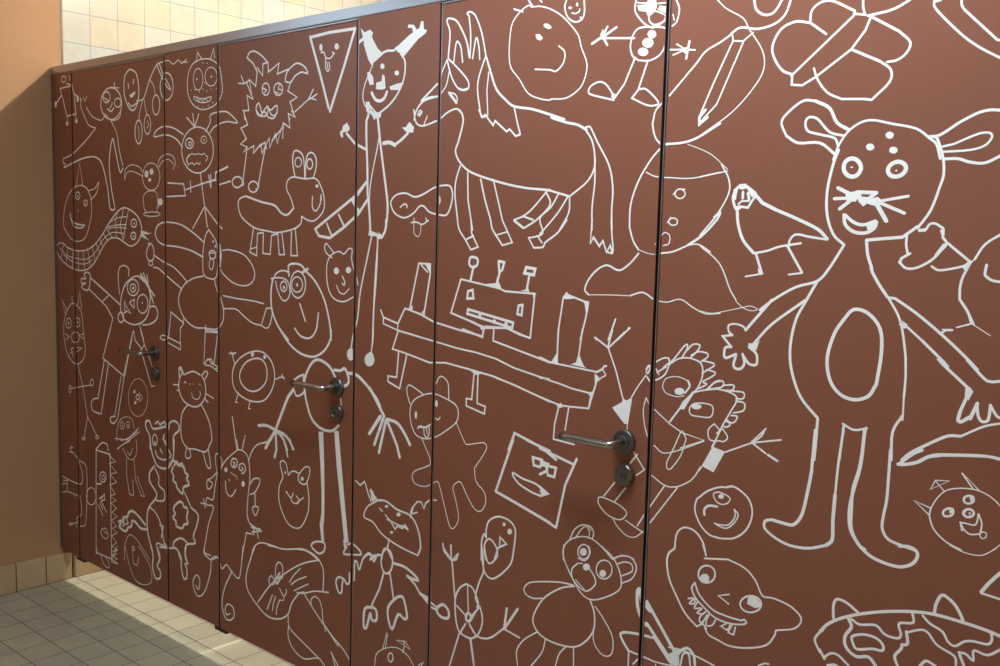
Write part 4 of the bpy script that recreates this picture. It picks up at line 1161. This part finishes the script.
L 62 4841,1888 5034,1847
L 68 4680,1900 4581,1634
L 67 4688,1934 4654,1849
L 71 4581,1634 4730,1598 4914,1552
L 63 4854,1569 4948,1538
L 62 5052,1875 4993,1744 4950,1539
L 64 4802,1839 4856,1836 4847,1801 4809,1802 4802,1839
P 4850,1835 4903,1828 4888,1808 4852,1806
L 63 4844,1834 4881,1815 4938,1813 4930,1770 4893,1771 4882,1807
S 64 4846,1767 4884,1790 4888,1808
S 49 4686,1744 4747,1727 4834,1714 4873,1674 4814,1671 4727,1697 4687,1728 4686,1744
P 4846,1690 4872,1700 4893,1683 4868,1669
L 64 4849,1708 4897,1685 4850,1666
F seed_man_drawing|line drawing of a shaggy seed shaped face with wavy arms
S 44 3764,1428 3722,1404 3664,1367 3636,1306 3709,1292 3768,1250 3831,1225 3943,1202 4058,1191
S 54 4058,1191 4079,1244 4054,1334 3999,1389 3897,1401 3812,1428 3741,1418
S 39 3684,1381 3741,1418
L 44 3565,1493 3603,1475 3639,1503 3670,1439 3693,1403
L 44 3684,1461 3743,1423
L 53 3691,1468 3700,1415
P 3682,1466 3704,1465 3734,1421 3705,1401
P 3831,1404 3827,1397 3817,1392 3807,1393 3803,1398 3807,1405 3817,1410 3827,1409
P 3927,1380 3923,1371 3911,1365 3899,1366 3894,1373 3899,1383 3911,1389 3922,1388
P 3872,1272 3868,1264 3859,1260 3850,1260 3847,1266 3850,1273 3859,1278 3868,1277
S 43 3759,1379 3785,1368
L 43 3807,1353 3849,1327 3885,1291 3899,1311 3940,1308 3960,1332 3981,1313
L 42 3821,1331 3905,1320 3981,1318
L 42 3940,1323 3984,1309
L 41 3999,1403 4012,1435 4051,1476 4077,1477 4098,1448 4110,1479 4135,1499
L 41 4013,1402 4048,1417
L 36 4155,1507 4187,1509
L 37 4018,1432 4000,1380
L 52 3838,1226 3832,1180
S 62 3870,1112 3865,1077 3849,1049 3827,1034 3804,1037 3787,1058 3780,1090 3785,1125 3802,1154 3824,1168 3847,1165 3864,1144 3870,1112
L 57 3829,1191 3827,1171
S 59 3778,1124 3749,1117 3721,1075 3698,1110 3669,1106 3633,1069 3604,1000 3585,1037 3566,1037 3563,928
S 62 3521,959 3522,907 3499,891 3476,911 3429,912 3406,877 3430,825 3457,832 3461,875 3468,909
S 44 3625,1060 3677,1103 3713,1097 3749,1116 3690,1076 3718,1108 3776,1122
S 57 3783,1099 3797,1157 3825,1169 3868,1120
L 62 3801,1030 3768,931 3711,830
S 84 3719,817 3653,788 3647,683 3670,690 3698,775 3713,744 3749,754 3748,805 3712,820
L 61 3851,1043 3882,907
S 79 3882,902 3841,851 3842,791 3875,740 3919,833 3968,822 3988,843 3958,933 3923,933 3882,902
S 77 3878,1104 3961,1105 4043,1078 4064,1059 4016,1056 3982,1062
L 59 3989,1059 4044,1030 4085,987
L 76 4085,992 4141,983
L 58 4085,992 4166,942 4205,939
L 57 4125,979 4204,953
S 79 4205,948 4249,980 4287,957 4288,924 4257,911 4218,919 4205,948
F thin_horned_cat_drawing|thin line drawing of a round head with two pointed ears
S 28 3740,491 3753,561 3818,614 3916,648 4000,629 4042,588
L 28 3801,602 3833,706 3837,699 3825,619
L 34 3908,688 3977,701 4015,669 3908,688
L 34 3964,702 3971,670 3958,636
S 44 3885,585 3883,572 3876,561 3866,554 3856,555 3849,561 3846,572 3848,585 3855,596 3865,603 3875,603 3882,596 3885,585
L 37 4082,606 4115,631 4102,608
F balloon_person_drawing|line drawing of a small person waving with a pod shaped head
S 47 4526,1431 4542,1479 4599,1514 4667,1511 4707,1480 4709,1419 4696,1324 4705,1394 4691,1311 4637,1244 4575,1200 4534,1209 4515,1240 4501,1300
S 49 4500,1276 4499,1370 4515,1410 4527,1395 4526,1431
S 49 4499,1350 4510,1293 4516,1222
S 45 4531,1283 4518,1321 4522,1367 4551,1393 4592,1365 4603,1323 4583,1296 4604,1352 4583,1293 4549,1271 4531,1298 4517,1349
P 4650,1487 4647,1479 4640,1474 4633,1475 4629,1482 4632,1490 4639,1495 4646,1493
P 4690,1461 4688,1453 4683,1446 4676,1443 4669,1443 4663,1447 4661,1454 4663,1462 4668,1469 4675,1472 4682,1472 4688,1468
L 48 4616,1417 4658,1392 4615,1366 4616,1417
L 48 4598,1355 4637,1382
S 50 4516,1218 4483,1141 4469,1073 4504,1028 4518,977 4508,928 4485,884
S 52 4406,1130 4364,1100 4335,1046 4333,980 4345,908 4371,869 4439,859 4481,883
S 50 4406,1130 4449,1118 4487,1060 4480,1030
L 39 4413,1127 4423,986
L 47 4343,1001 4405,967
L 46 4448,980 4500,1040
L 51 4407,926 4371,869
L 46 4431,933 4481,883
S 73 4441,968 4439,958 4433,948 4424,943 4416,943 4409,949 4407,959 4409,969 4415,979 4423,984 4432,983 4438,978 4441,968
L 51 4439,859 4468,726
L 48 4365,862 4302,672
S 52 4305,1215 4321,1098 4332,1026
S 52 4238,1296 4245,1274 4296,1230
L 52 4294,1295 4299,1226
L 47 4345,1270 4309,1229
L 52 4240,1284 4247,1257 4298,1223 4294,1301
L 51 4298,1223 4333,1236 4344,1269
S 49 4435,925 4485,884 4568,900 4658,977
L 68 4658,977 4671,1079
L 67 4658,972 4738,1094
L 47 4658,972 4754,958
L 51 4444,853 4472,727
L 46 4435,943 4486,1027
F teddy_drawing|line drawing of a round bellied bear leaning sideways
S 33 5260,1467 5210,1504 5151,1531 5092,1529 5028,1498 4995,1452 4997,1398
S 32 4996,1467 4998,1413 5026,1361 5074,1298 5115,1263 5165,1257 5231,1286 5296,1332 5313,1369 5301,1422 5265,1474 5202,1511
S 33 5028,1498 5051,1549 5090,1581 5139,1585 5158,1561 5151,1532
S 30 5058,1513 5091,1562 5110,1579
S 29 5117,1582 5135,1560 5132,1530
L 29 5129,1583 5144,1570
S 30 5139,1470 5136,1453 5125,1438 5109,1430 5093,1431 5081,1440 5076,1455 5080,1473 5091,1487 5106,1496 5122,1495 5134,1486 5139,1470
P 5126,1467 5124,1457 5117,1449 5107,1444 5097,1444 5090,1449 5087,1458 5089,1467 5096,1475 5106,1480 5116,1480 5123,1475
S 26 5135,1495 5144,1465 5118,1425 5078,1426
S 31 5262,1421 5258,1398 5243,1379 5223,1368 5202,1368 5185,1380 5179,1399 5184,1422 5198,1441 5219,1452 5240,1451 5256,1440 5262,1421
P 5233,1395 5231,1387 5225,1379 5216,1374 5207,1374 5200,1378 5197,1386 5199,1395 5205,1402 5214,1407 5223,1407 5230,1403
S 33 5079,1403 5046,1366 5058,1318 5124,1286 5172,1323 5175,1357 5139,1398
S 26 5079,1403 5104,1408
P 5146,1403 5143,1394 5136,1386 5127,1381 5117,1381 5110,1385 5107,1393 5109,1402 5116,1409 5125,1414 5135,1414 5143,1410
L 25 5068,1325 5119,1293
S 31 5266,1466 5307,1494 5357,1496 5386,1460 5366,1407 5317,1374
S 31 5292,1454 5326,1470 5359,1469 5365,1439 5315,1406
S 31 5260,1467 5296,1488 5342,1499 5370,1493
S 36 5054,1296 4972,1288 4815,1246 4775,1210 4784,1181 4828,1172 4887,1188
S 41 5064,1293 4984,1261 4887,1183 4832,1077 4861,1020 4932,997 5025,1000 5096,1022 5153,1077 5180,1135 5177,1201 5153,1252
S 29 5181,1231 5226,1190 5277,1123 5280,1050 5253,1024 5214,1030 5178,1077 5183,1178
S 36 4856,1015 4782,956 4740,890 4748,817
S 35 4909,995 4892,929 4830,843
S 34 5026,996 4991,951 4973,889
S 34 5071,1010 5075,922
F claws_and_ball_drawing|bold line drawing of crossed claws and a banded ball
S 77 5448,1222 5420,1246 5399,1296 5396,1359 5409,1371 5420,1334 5453,1295 5462,1290
S 59 5363,1084 5334,1116 5319,1144 5341,1160 5414,1173 5468,1177
S 40 5363,1084 5473,1079
L 38 5365,1085 5365,1016
S 38 5419,1070 5389,1032
L 76 5408,1370 5420,1302 5446,1325 5596,1141
L 74 5450,1231 5571,1110 5598,1091
L 67 5484,1186 5567,1101
S 40 5417,1173 5480,1176
S 62 5604,1144 5628,1173 5653,1183 5679,1160 5686,1120
S 42 5619,1098 5629,1152 5654,1160 5665,1113
P 5557,1129 5607,1168 5615,1097 5572,1087
S 38 5560,1161 5628,1167 5704,1160 5775,1148
S 31 5422,1083 5494,1077 5581,1086
L 31 5499,1067 5504,1057
S 35 5960,1208 5985,1226 6004,1230
F spiky_clown_drawing|line drawing of two goggle eyed heads with spiky hair on one body
S 36 5392,2318 5413,2332 5402,2300 5393,2303
S 30 5394,2310 5400,2330 5418,2336
L 39 5398,2284 5412,2267
S 35 5434,2349 5468,2369 5498,2372 5499,2341 5480,2301 5438,2274 5417,2268
L 35 5445,2309 5487,2336
L 29 5440,2323 5454,2302
L 29 5474,2334 5495,2348
S 34 5486,2343 5519,2369 5566,2429 5582,2438 5579,2416 5560,2385
S 34 5583,2416 5607,2441 5638,2440 5625,2413 5597,2385
S 33 5601,2396 5633,2414 5673,2411 5674,2396 5647,2376
S 33 5651,2380 5703,2374 5704,2364 5653,2329
S 33 5673,2346 5711,2339 5702,2324 5659,2297
S 34 5659,2293 5676,2288 5649,2270 5633,2264
S 34 5503,2349 5544,2376 5593,2384 5643,2371 5657,2337 5651,2300 5633,2261 5613,2244
S 22 5474,2256 5489,2288 5539,2302 5586,2292 5599,2271
S 22 5474,2252 5492,2228 5544,2220 5577,2228
S 40 5592,2291 5601,2271 5580,2239
P 5578,2246 5576,2239 5567,2232 5556,2229 5544,2229 5535,2233 5532,2240 5534,2248 5543,2255 5554,2258 5566,2258 5575,2253
P 5613,2247 5621,2243 5580,2172 5555,2170 5570,2201
L 41 5563,2178 5517,2113
S 34 5613,2244 5657,2260 5736,2277
S 28 5604,2176 5620,2200 5660,2209 5704,2205 5710,2176 5695,2156 5647,2153 5614,2155 5604,2176
P 5659,2195 5656,2188 5648,2183 5637,2180 5626,2180 5617,2183 5614,2188 5616,2195 5625,2200 5636,2203 5647,2203 5656,2200
S 33 5677,2266 5711,2300 5734,2310
S 33 5685,2270 5710,2297 5746,2308 5747,2287 5701,2272
S 33 5747,2292 5793,2298 5789,2278 5753,2273
S 32 5774,2273 5836,2275 5837,2251 5806,2247
S 32 5807,2238 5843,2233 5840,2204 5799,2189
S 33 5790,2178 5816,2177 5802,2151 5770,2151
S 33 5775,2157 5787,2139 5767,2127 5756,2135
S 32 5648,2257 5711,2273 5774,2269 5812,2248 5789,2197 5751,2124 5718,2041
S 28 5719,2134 5694,2106 5701,2068 5738,2066
S 28 5756,2120 5779,2090 5765,2070 5741,2069
L 28 5719,2134 5747,2109
L 33 5731,2097 5756,2120
P 5716,2041 5772,2030 5726,1938 5672,1954
L 28 5712,2038 5748,2113
S 29 5666,1949 5643,1907 5612,1875 5555,1845 5503,1843 5441,1873
S 28 5672,1950 5661,1933
L 32 5768,2026 5884,2084
S 35 5884,2084 5920,2115 5933,2142
L 34 5884,2084 6001,2114
L 37 5888,2082 5942,2052
L 48 5952,2048 5991,2031
L 31 5882,2087 5938,2148
S 24 5398,2197 5387,2146 5395,2085 5415,2027
S 24 5398,2197 5413,2172
L 26 5440,2153 5516,2103 5576,2075 5676,2060 5571,2011
S 26 5568,2074 5538,2001 5511,1943 5512,1917 5530,1916 5573,1977 5587,2024 5595,2048 5594,2056 5576,2083
S 26 5447,2001 5488,1977 5539,1990 5604,2020 5676,2057
L 30 5347,1957 5404,1890 5366,1859
L 37 5366,1949 5332,1904
L 32 5258,1807 5204,1737
L 32 5314,1794 5259,1720
S 31 5186,1729 5177,1699 5222,1660 5279,1648 5309,1659 5324,1690 5276,1716 5186,1729
S 25 5256,1647 5281,1617 5329,1588 5374,1592 5417,1631
L 27 5321,1653 5413,1619
L 31 5418,1706 5381,1643
L 30 5504,1839 5439,1737
L 30 5567,1846 5442,1668
F wink_face_drawing|line drawing of a round face with one closed eye
S 37 5788,1889 5749,1881 5702,1856 5671,1827 5657,1813 5651,1767 5679,1713 5721,1681 5769,1678 5760,1676 5830,1692 5881,1740 5901,1805 5886,1856 5850,1885 5811,1898 5788,1889
L 21 5791,1895 5811,1893
S 28 5734,1855 5758,1863 5802,1850 5795,1827 5768,1816 5744,1824 5731,1843 5734,1855
P 5777,1850 5776,1845 5772,1840 5765,1838 5759,1838 5754,1840 5752,1845 5754,1851 5758,1855 5764,1858 5771,1858 5775,1855
S 49 5695,1758 5694,1780 5713,1799 5749,1803
S 28 5824,1807 5842,1789 5827,1753 5797,1725 5765,1725 5741,1734
S 28 5825,1808 5829,1779 5804,1741 5765,1732 5742,1733
F grinning_bean_drawing|large line drawing of a grinning bean shaped head with big ears
S 38 5710,1593 5695,1642 5656,1681 5605,1685 5573,1651 5566,1589
S 39 5566,1589 5540,1559 5532,1530
S 42 5566,1586 5539,1560 5533,1520 5547,1454 5582,1394 5628,1329 5685,1288
L 39 5566,1586 5569,1602
L 37 5695,1632 5712,1593
L 36 5705,1579 5809,1600
S 34 5809,1600 5880,1584 5929,1546 5962,1493 6006,1495 6073,1484 6118,1455 6119,1427 6093,1398 6025,1372
S 37 6025,1372 6019,1347 5988,1301 5914,1267 5837,1251 5781,1260 5739,1270 5722,1295
L 38 5685,1288 5713,1308 5729,1291
S 38 5756,1526 5752,1507 5739,1491 5721,1481 5701,1481 5687,1490 5681,1507 5685,1526 5698,1543 5717,1552 5736,1552 5750,1543 5756,1526
P 5732,1502 5730,1491 5723,1481 5712,1476 5701,1476 5692,1481 5689,1491 5691,1502 5699,1512 5710,1517 5721,1517 5729,1512
S 36 5959,1458 5954,1440 5939,1424 5917,1413 5895,1411 5878,1419 5871,1434 5876,1452 5892,1469 5913,1479 5935,1481 5952,1473 5959,1458
P 5900,1443 5902,1470 5932,1483 5960,1460 5953,1444 5935,1435
S 37 5667,1468 5690,1423 5750,1379 5807,1369 5877,1369 5892,1377
S 37 5667,1468 5654,1440 5675,1404 5717,1374 5768,1347 5832,1343 5886,1355 5901,1367 5892,1377
L 34 5821,1460 5775,1442 5821,1421
S 35 5640,1393 5666,1401 5647,1375 5668,1380 5673,1399
S 34 5682,1389 5671,1361 5705,1370 5684,1345 5711,1347
S 35 5722,1360 5699,1334 5698,1311 5712,1315 5731,1351
S 34 5739,1353 5728,1328 5729,1305 5753,1312 5768,1339
L 34 5816,1338 5793,1320 5818,1312 5833,1328
L 34 5832,1339 5826,1311
L 33 5840,1338 5826,1304 5850,1302 5856,1335
F butterfly_drawing|large line drawing of a butterfly with four rounded wings
S 47 5964,3472 5921,3493 5884,3549 5882,3593 5912,3642 5966,3661 6022,3650
L 44 6022,3650 6083,3604
S 44 6021,3654 6024,3692 6053,3716 6097,3718 6182,3672
L 43 6182,3672 6179,3656 5960,3468
L 42 5964,3472 5963,3436 6003,3430 6052,3455
L 42 6052,3455 6178,3541 6224,3602 6240,3645
L 40 6183,3662 6221,3654
S 42 6219,3656 6211,3681 6209,3710
S 47 6230,3650 6311,3660 6369,3685
L 47 6247,3642 6340,3585
S 44 6340,3585 6379,3545 6369,3510 6339,3489 6306,3486
L 48 6178,3541 6282,3490
S 44 6282,3490 6320,3459 6319,3418 6261,3361
L 43 6261,3361 6232,3366 6154,3371
S 42 6154,3371 6100,3398 6061,3447 6045,3487
F mouse_drawing|very large bold line drawing of a bear like mouse with whiskers
S 59 6187,3262 6142,3290 6112,3342 6057,3371
S 46 6057,3371 6011,3374 5958,3338 5932,3301 5954,3251
S 51 5954,3251 6002,3223 6084,3220 6145,3175
S 45 6171,3242 6118,3257 6070,3306 6038,3314 6025,3296 6036,3265 6083,3250 6137,3235 6151,3209
S 42 6137,3158 6156,3213 6187,3258 6228,3285 6270,3291 6337,3275 6418,3255 6464,3221 6488,3200 6503,3152
S 45 6469,3226 6488,3220 6512,3155 6518,3100 6509,3061 6485,2981 6446,2920
S 48 6461,3226 6497,3230 6560,3271
S 48 6560,3271 6609,3295 6645,3303 6680,3300
L 39 6505,3191 6542,3198
S 38 6542,3198 6618,3229 6650,3230 6658,3215 6639,3190 6595,3177 6506,3174
S 49 6512,3150 6559,3150 6597,3138 6643,3134 6691,3157
S 51 6155,3192 6138,3142 6122,3048 6127,2962 6154,2893 6196,2856
S 50 6196,2856 6148,2772 6106,2722 6025,2695 5943,2645 5887,2600
L 56 5933,2641 5832,2518
S 38 5832,2518 5821,2531 5790,2538 5760,2531 5761,2507 5777,2494
L 51 5777,2494 5736,2486 5775,2447
S 54 5775,2447 5749,2440 5751,2402 5797,2421
S 53 5797,2416 5789,2373 5815,2364 5834,2387 5825,2424
S 52 5830,2415 5854,2389 5884,2390 5882,2430 5850,2454
P 5845,2468 5879,2471 5893,2486 5881,2444 5851,2450
S 51 5870,2470 5939,2550 6065,2649
S 54 6106,2722 6066,2644 6033,2576 6017,2484 6022,2403 6048,2325 6079,2274 6138,2218
P 6128,2227 6145,2216 6140,2193
S 56 6138,2215 6137,2156 6134,2061
S 59 6132,2172 6127,2022
S 64 6128,2022 6118,1945 6100,1845 6070,1800 6027,1797 5983,1800
S 55 5983,1800 5956,1789 5956,1760 6002,1732 6061,1717 6132,1723 6199,1750
S 67 6199,1750 6221,1776 6219,1850 6221,1945
S 45 6221,1945 6226,2067 6237,2189
L 48 6237,2207 6228,2077
S 42 6233,2211 6273,2195 6320,2207
L 34 6318,2211 6306,2091
S 63 6313,2200 6306,2068 6286,1971 6277,1896 6285,1831 6311,1790 6332,1768
S 60 6310,2127 6302,2054 6285,1979 6284,1901 6288,1835 6314,1785 6342,1767
S 60 6322,1776 6363,1749 6415,1736 6465,1735 6501,1751 6520,1775 6521,1801 6496,1814 6460,1809
S 52 6512,1807 6460,1814 6418,1826 6397,1860 6399,1909 6406,1965 6407,2068 6407,2144
S 49 6412,2109 6410,2208 6440,2271
L 32 6441,2255 6440,2335
S 42 6440,2335 6441,2403 6437,2466 6434,2491 6419,2568 6401,2619 6366,2674
S 55 6361,2679 6327,2724 6297,2773 6303,2770 6283,2822 6275,2875
L 56 6275,2875 6398,2888
L 52 6398,2888 6445,2925
L 48 6366,2677 6387,2676
S 49 6387,2676 6460,2631 6543,2569 6619,2505 6669,2458
S 47 6635,2487 6685,2437 6708,2423 6744,2429
L 41 6418,2594 6487,2538
S 49 6487,2538 6575,2460 6545,2477 6641,2397
P 6405,2588 6417,2601 6436,2588 6429,2574 6416,2576
P 6636,2399 6650,2398 6662,2384 6649,2352 6636,2366
L 53 6649,2382 6624,2308
S 59 6626,2313 6621,2282 6631,2278 6657,2298
S 60 6658,2292 6677,2346
S 50 6675,2346 6682,2306 6695,2288 6713,2296 6717,2341
S 46 6716,2346 6737,2314 6753,2306
S 63 6213,2590 6245,2627 6297,2618 6343,2566 6353,2482 6343,2370
S 64 6343,2370 6317,2323 6266,2304 6213,2319 6174,2367 6160,2445 6181,2535 6213,2590
P 6346,3236 6344,3230 6339,3225 6332,3224 6325,3226 6319,3231 6317,3237 6318,3243 6323,3247 6330,3249 6338,3247 6344,3242
P 6282,3198 6280,3192 6275,3188 6268,3186 6260,3188 6254,3193 6252,3199 6253,3205 6259,3210 6266,3211 6274,3209 6279,3204
P 6362,3185 6361,3179 6356,3174 6349,3173 6341,3175 6335,3179 6333,3186 6335,3192 6340,3196 6347,3197 6354,3195 6360,3191
S 76 6239,3128 6235,3113 6225,3101 6210,3097 6194,3102 6182,3114 6177,3130 6180,3146 6190,3157 6206,3161 6221,3156 6233,3144 6239,3128
S 73 6392,3130 6393,3117 6386,3105 6373,3097 6358,3095 6344,3099 6335,3110 6334,3123 6341,3135 6354,3143 6369,3145 6383,3140 6392,3130
P 6212,3130 6210,3128 6206,3128 6202,3128 6200,3130 6202,3132 6206,3133 6210,3132
P 6366,3115 6365,3113 6362,3112 6359,3113 6358,3115 6359,3117 6362,3118 6365,3117
L 67 6161,3058 6219,3030
L 58 6150,3020 6211,3022
L 67 6172,2984 6220,3022
P 6189,3039 6227,3047 6244,3039 6229,3009 6195,3009
L 65 6231,3043 6299,3040
L 64 6299,3040 6271,3018 6241,3022 6240,3039
P 6255,3012 6304,3026 6322,3013 6302,2993 6272,3001
P 6232,3035 6254,3018 6268,3001 6256,2992 6238,3009
L 52 6318,3012 6408,3028
L 58 6314,3005 6399,2970
L 76 6302,3001 6339,2943
S 63 6189,2962 6196,2928 6228,2903 6270,2900 6299,2917 6306,2938
S 58 6193,2962 6225,2937 6260,2928 6301,2942
P 6269,2929 6305,2947 6307,2922 6279,2904
F bird_drawing|line drawing of a bird with a small face on its head
P 5747,3023 5751,3055 5775,3076 5800,3078 5846,3046 5857,3018 5827,3028 5806,3060 5786,3055 5771,3060 5766,3042 5763,3014
S 56 5761,3055 5750,3023 5765,2982 5783,2987
L 49 5765,2987 5779,2991 5815,2987 5828,3009
L 56 5791,3046 5791,3023
L 58 5812,3041 5818,3019
L 37 5774,3000 5788,3012 5818,3012
S 48 5828,3009 5844,3028 5857,3018
S 62 5770,2982 5778,2922 5802,2863 5847,2816
S 44 5847,2814 5903,2825 5950,2842 6034,2857
L 67 5847,3032 5873,3005 5932,2978
S 61 5932,2978 6010,2948 6095,2910 6133,2876
S 43 6133,2873 6069,2881 6013,2889 5991,2868 5988,2845
L 52 5857,2814 5887,2738
L 35 5889,2738 5820,2724
L 49 5983,2845 6045,2750
L 36 6045,2748 5994,2740
P 5868,2760 5893,2738 5874,2733
F round_creature_drawing|large line drawing of a figure with a leafy hand at the panel edge
S 41 6451,2912 6471,2913 6484,2933 6503,2936 6528,2921
P 6519,2914 6534,2921 6535,2896 6528,2889
P 6448,2917 6470,2920 6479,2928 6471,2908 6451,2907
L 45 6529,2891 6541,2877
S 42 6412,2896 6412,2863 6419,2832
L 47 6427,2833 6400,2816 6394,2800
S 44 6393,2803 6415,2783 6445,2783 6479,2799 6511,2825 6541,2869
P 6506,2830 6532,2869 6551,2872 6542,2857 6520,2831
L 44 6546,2872 6621,2812
P 6596,2796 6614,2812 6634,2820 6609,2779
S 40 6501,2792 6524,2780 6566,2787 6608,2799
S 39 6634,2820 6662,2870 6709,2905
S 42 6621,2805 6603,2764 6596,2729 6597,2689
L 45 6597,2687 6623,2651 6644,2610
L 26 6644,2610 6594,2592
L 16 6650,2603 6700,2574
P 6621,2651 6628,2649 6654,2599 6635,2609
L 40 6543,2566 6562,2581 6581,2582
L 22 6550,2582 6566,2581
S 44 6672,2804 6669,2777 6672,2768 6693,2754 6721,2751
F ribbon_drawing|line drawing of a curved ribbon shape
S 39 6449,3676 6449,3655 6469,3628 6515,3579 6560,3536 6608,3500 6664,3466
L 39 6450,3668 6469,3671
S 39 6534,3665 6536,3646 6546,3630
L 40 6546,3630 6653,3522
L 37 6653,3523 6664,3520
F pointed_leaf_drawing|line drawing of a long pointed leaf
S 57 6513,2161 6489,2147 6460,2121 6439,2098
S 61 6436,2098 6461,2102 6501,2117 6534,2141 6572,2153
S 47 6572,2153 6667,2168 6726,2175 6763,2173
S 52 6448,2115 6474,2144 6531,2185 6592,2223 6634,2229
S 39 6634,2229 6661,2247 6705,2274 6754,2291
S 48 6510,2126 6553,2151 6620,2163 6713,2175 6763,2171
F devil_ball_drawing|line drawing of a round face with horns and a bow
S 21 6556,1967 6573,2004 6600,2036 6637,2051 6684,2057 6722,2050 6750,2035 6774,2015
S 27 6556,1967 6553,1937 6571,1893 6612,1860 6662,1843
S 19 6625,1851 6672,1837 6719,1838 6749,1856 6779,1888
S 19 6762,1867 6779,1889
L 27 6556,1965 6500,1980 6553,1939
L 26 6685,2057 6645,2106 6704,2055
L 22 6549,2030 6564,2065 6608,2071 6549,2030
L 18 6564,2063 6595,2032
S 38 6689,2023 6688,2016 6682,2010 6675,2006 6667,2006 6660,2010 6658,2016 6659,2023 6665,2029 6673,2033 6681,2033 6687,2029 6689,2023
P 6674,2032 6690,2036 6688,2020 6680,2013
S 38 6628,1972 6628,1965 6625,1957 6617,1951 6609,1948 6601,1948 6597,1953 6596,1960 6600,1968 6607,1974 6616,1978 6623,1977 6628,1972
P 6614,1973 6628,1982 6631,1969 6617,1959
S 43 6692,1977 6690,1970 6685,1964 6677,1960 6669,1960 6663,1964 6660,1970 6662,1977 6667,1983 6675,1987 6683,1987 6689,1983 6692,1977
P 6683,1974 6682,1971 6680,1969 6677,1970 6676,1973 6676,1976 6679,1977 6682,1977
S 26 6652,1937 6674,1937 6697,1937 6705,1954 6706,1977
S 26 6707,1978 6719,1947 6717,1916
S 26 6652,1937 6666,1915 6686,1903 6713,1910
L 22 6653,1935 6659,1910 6666,1915
S 21 6736,1911 6735,1906 6732,1901 6727,1898 6722,1898 6718,1902 6716,1907 6717,1913 6721,1918 6726,1920 6731,1920 6735,1917 6736,1911
F cow_drawing|bold line drawing of a spotted cow face with two ears
S 57 6197,1418 6222,1453 6274,1493 6351,1532 6439,1565 6524,1588 6595,1598 6689,1596 6762,1590 6807,1582
S 52 6244,1484 6241,1531 6253,1559 6290,1555 6335,1529
S 55 6592,1601 6596,1637 6614,1673 6650,1655 6672,1627 6685,1602
P 6196,1421 6209,1439 6225,1454 6207,1418
S 50 6201,1349 6220,1320
S 61 6300,1497 6312,1470 6291,1429 6297,1390 6335,1366 6380,1378 6408,1353
S 46 6310,1500 6341,1488 6398,1502 6432,1478 6476,1477 6487,1495 6478,1532 6524,1548 6521,1580
S 55 6505,1510 6511,1469 6493,1457
S 52 6493,1460 6491,1443 6471,1410 6483,1377
S 42 6505,1507 6552,1531 6576,1528 6609,1493 6666,1472 6674,1439
S 43 6555,1583 6580,1562 6623,1545 6642,1516 6666,1507 6693,1531 6721,1541 6766,1544 6778,1563 6774,1587
S 50 6318,1437 6356,1455 6401,1456 6428,1437 6426,1416 6391,1412 6337,1394 6319,1417 6318,1437
S 46 6220,1327 6242,1348 6270,1350 6312,1322
P 6228,1302 6258,1315 6279,1311 6232,1293
S 43 6679,1489 6702,1490 6726,1475 6726,1510 6768,1507 6805,1537
L 49 6682,1483 6699,1447
S 48 6558,1402 6577,1426 6608,1418
S 47 6197,1418 6179,1381 6202,1339
F leaf_corner_drawing|line drawing of a pointed corner
S 58 6786,1794 6756,1753 6734,1716
L 39 6734,1712 6792,1707
'''
cur = None; strokes = []
for line in DRAWINGS.strip().splitlines()+['F |']:
    if line[0] == 'F':
        if cur: place(cur[0], cur[1], strokes)
        cur = line[2:].split('|'); strokes = []
        continue
    t = line.split(); wd = 0
    if t[0] != 'P': wd = int(t[1]); pt = t[2:]
    else: pt = t[1:]
    strokes.append((t[0], wd, [tuple(map(int, q.split(','))) for q in pt]))
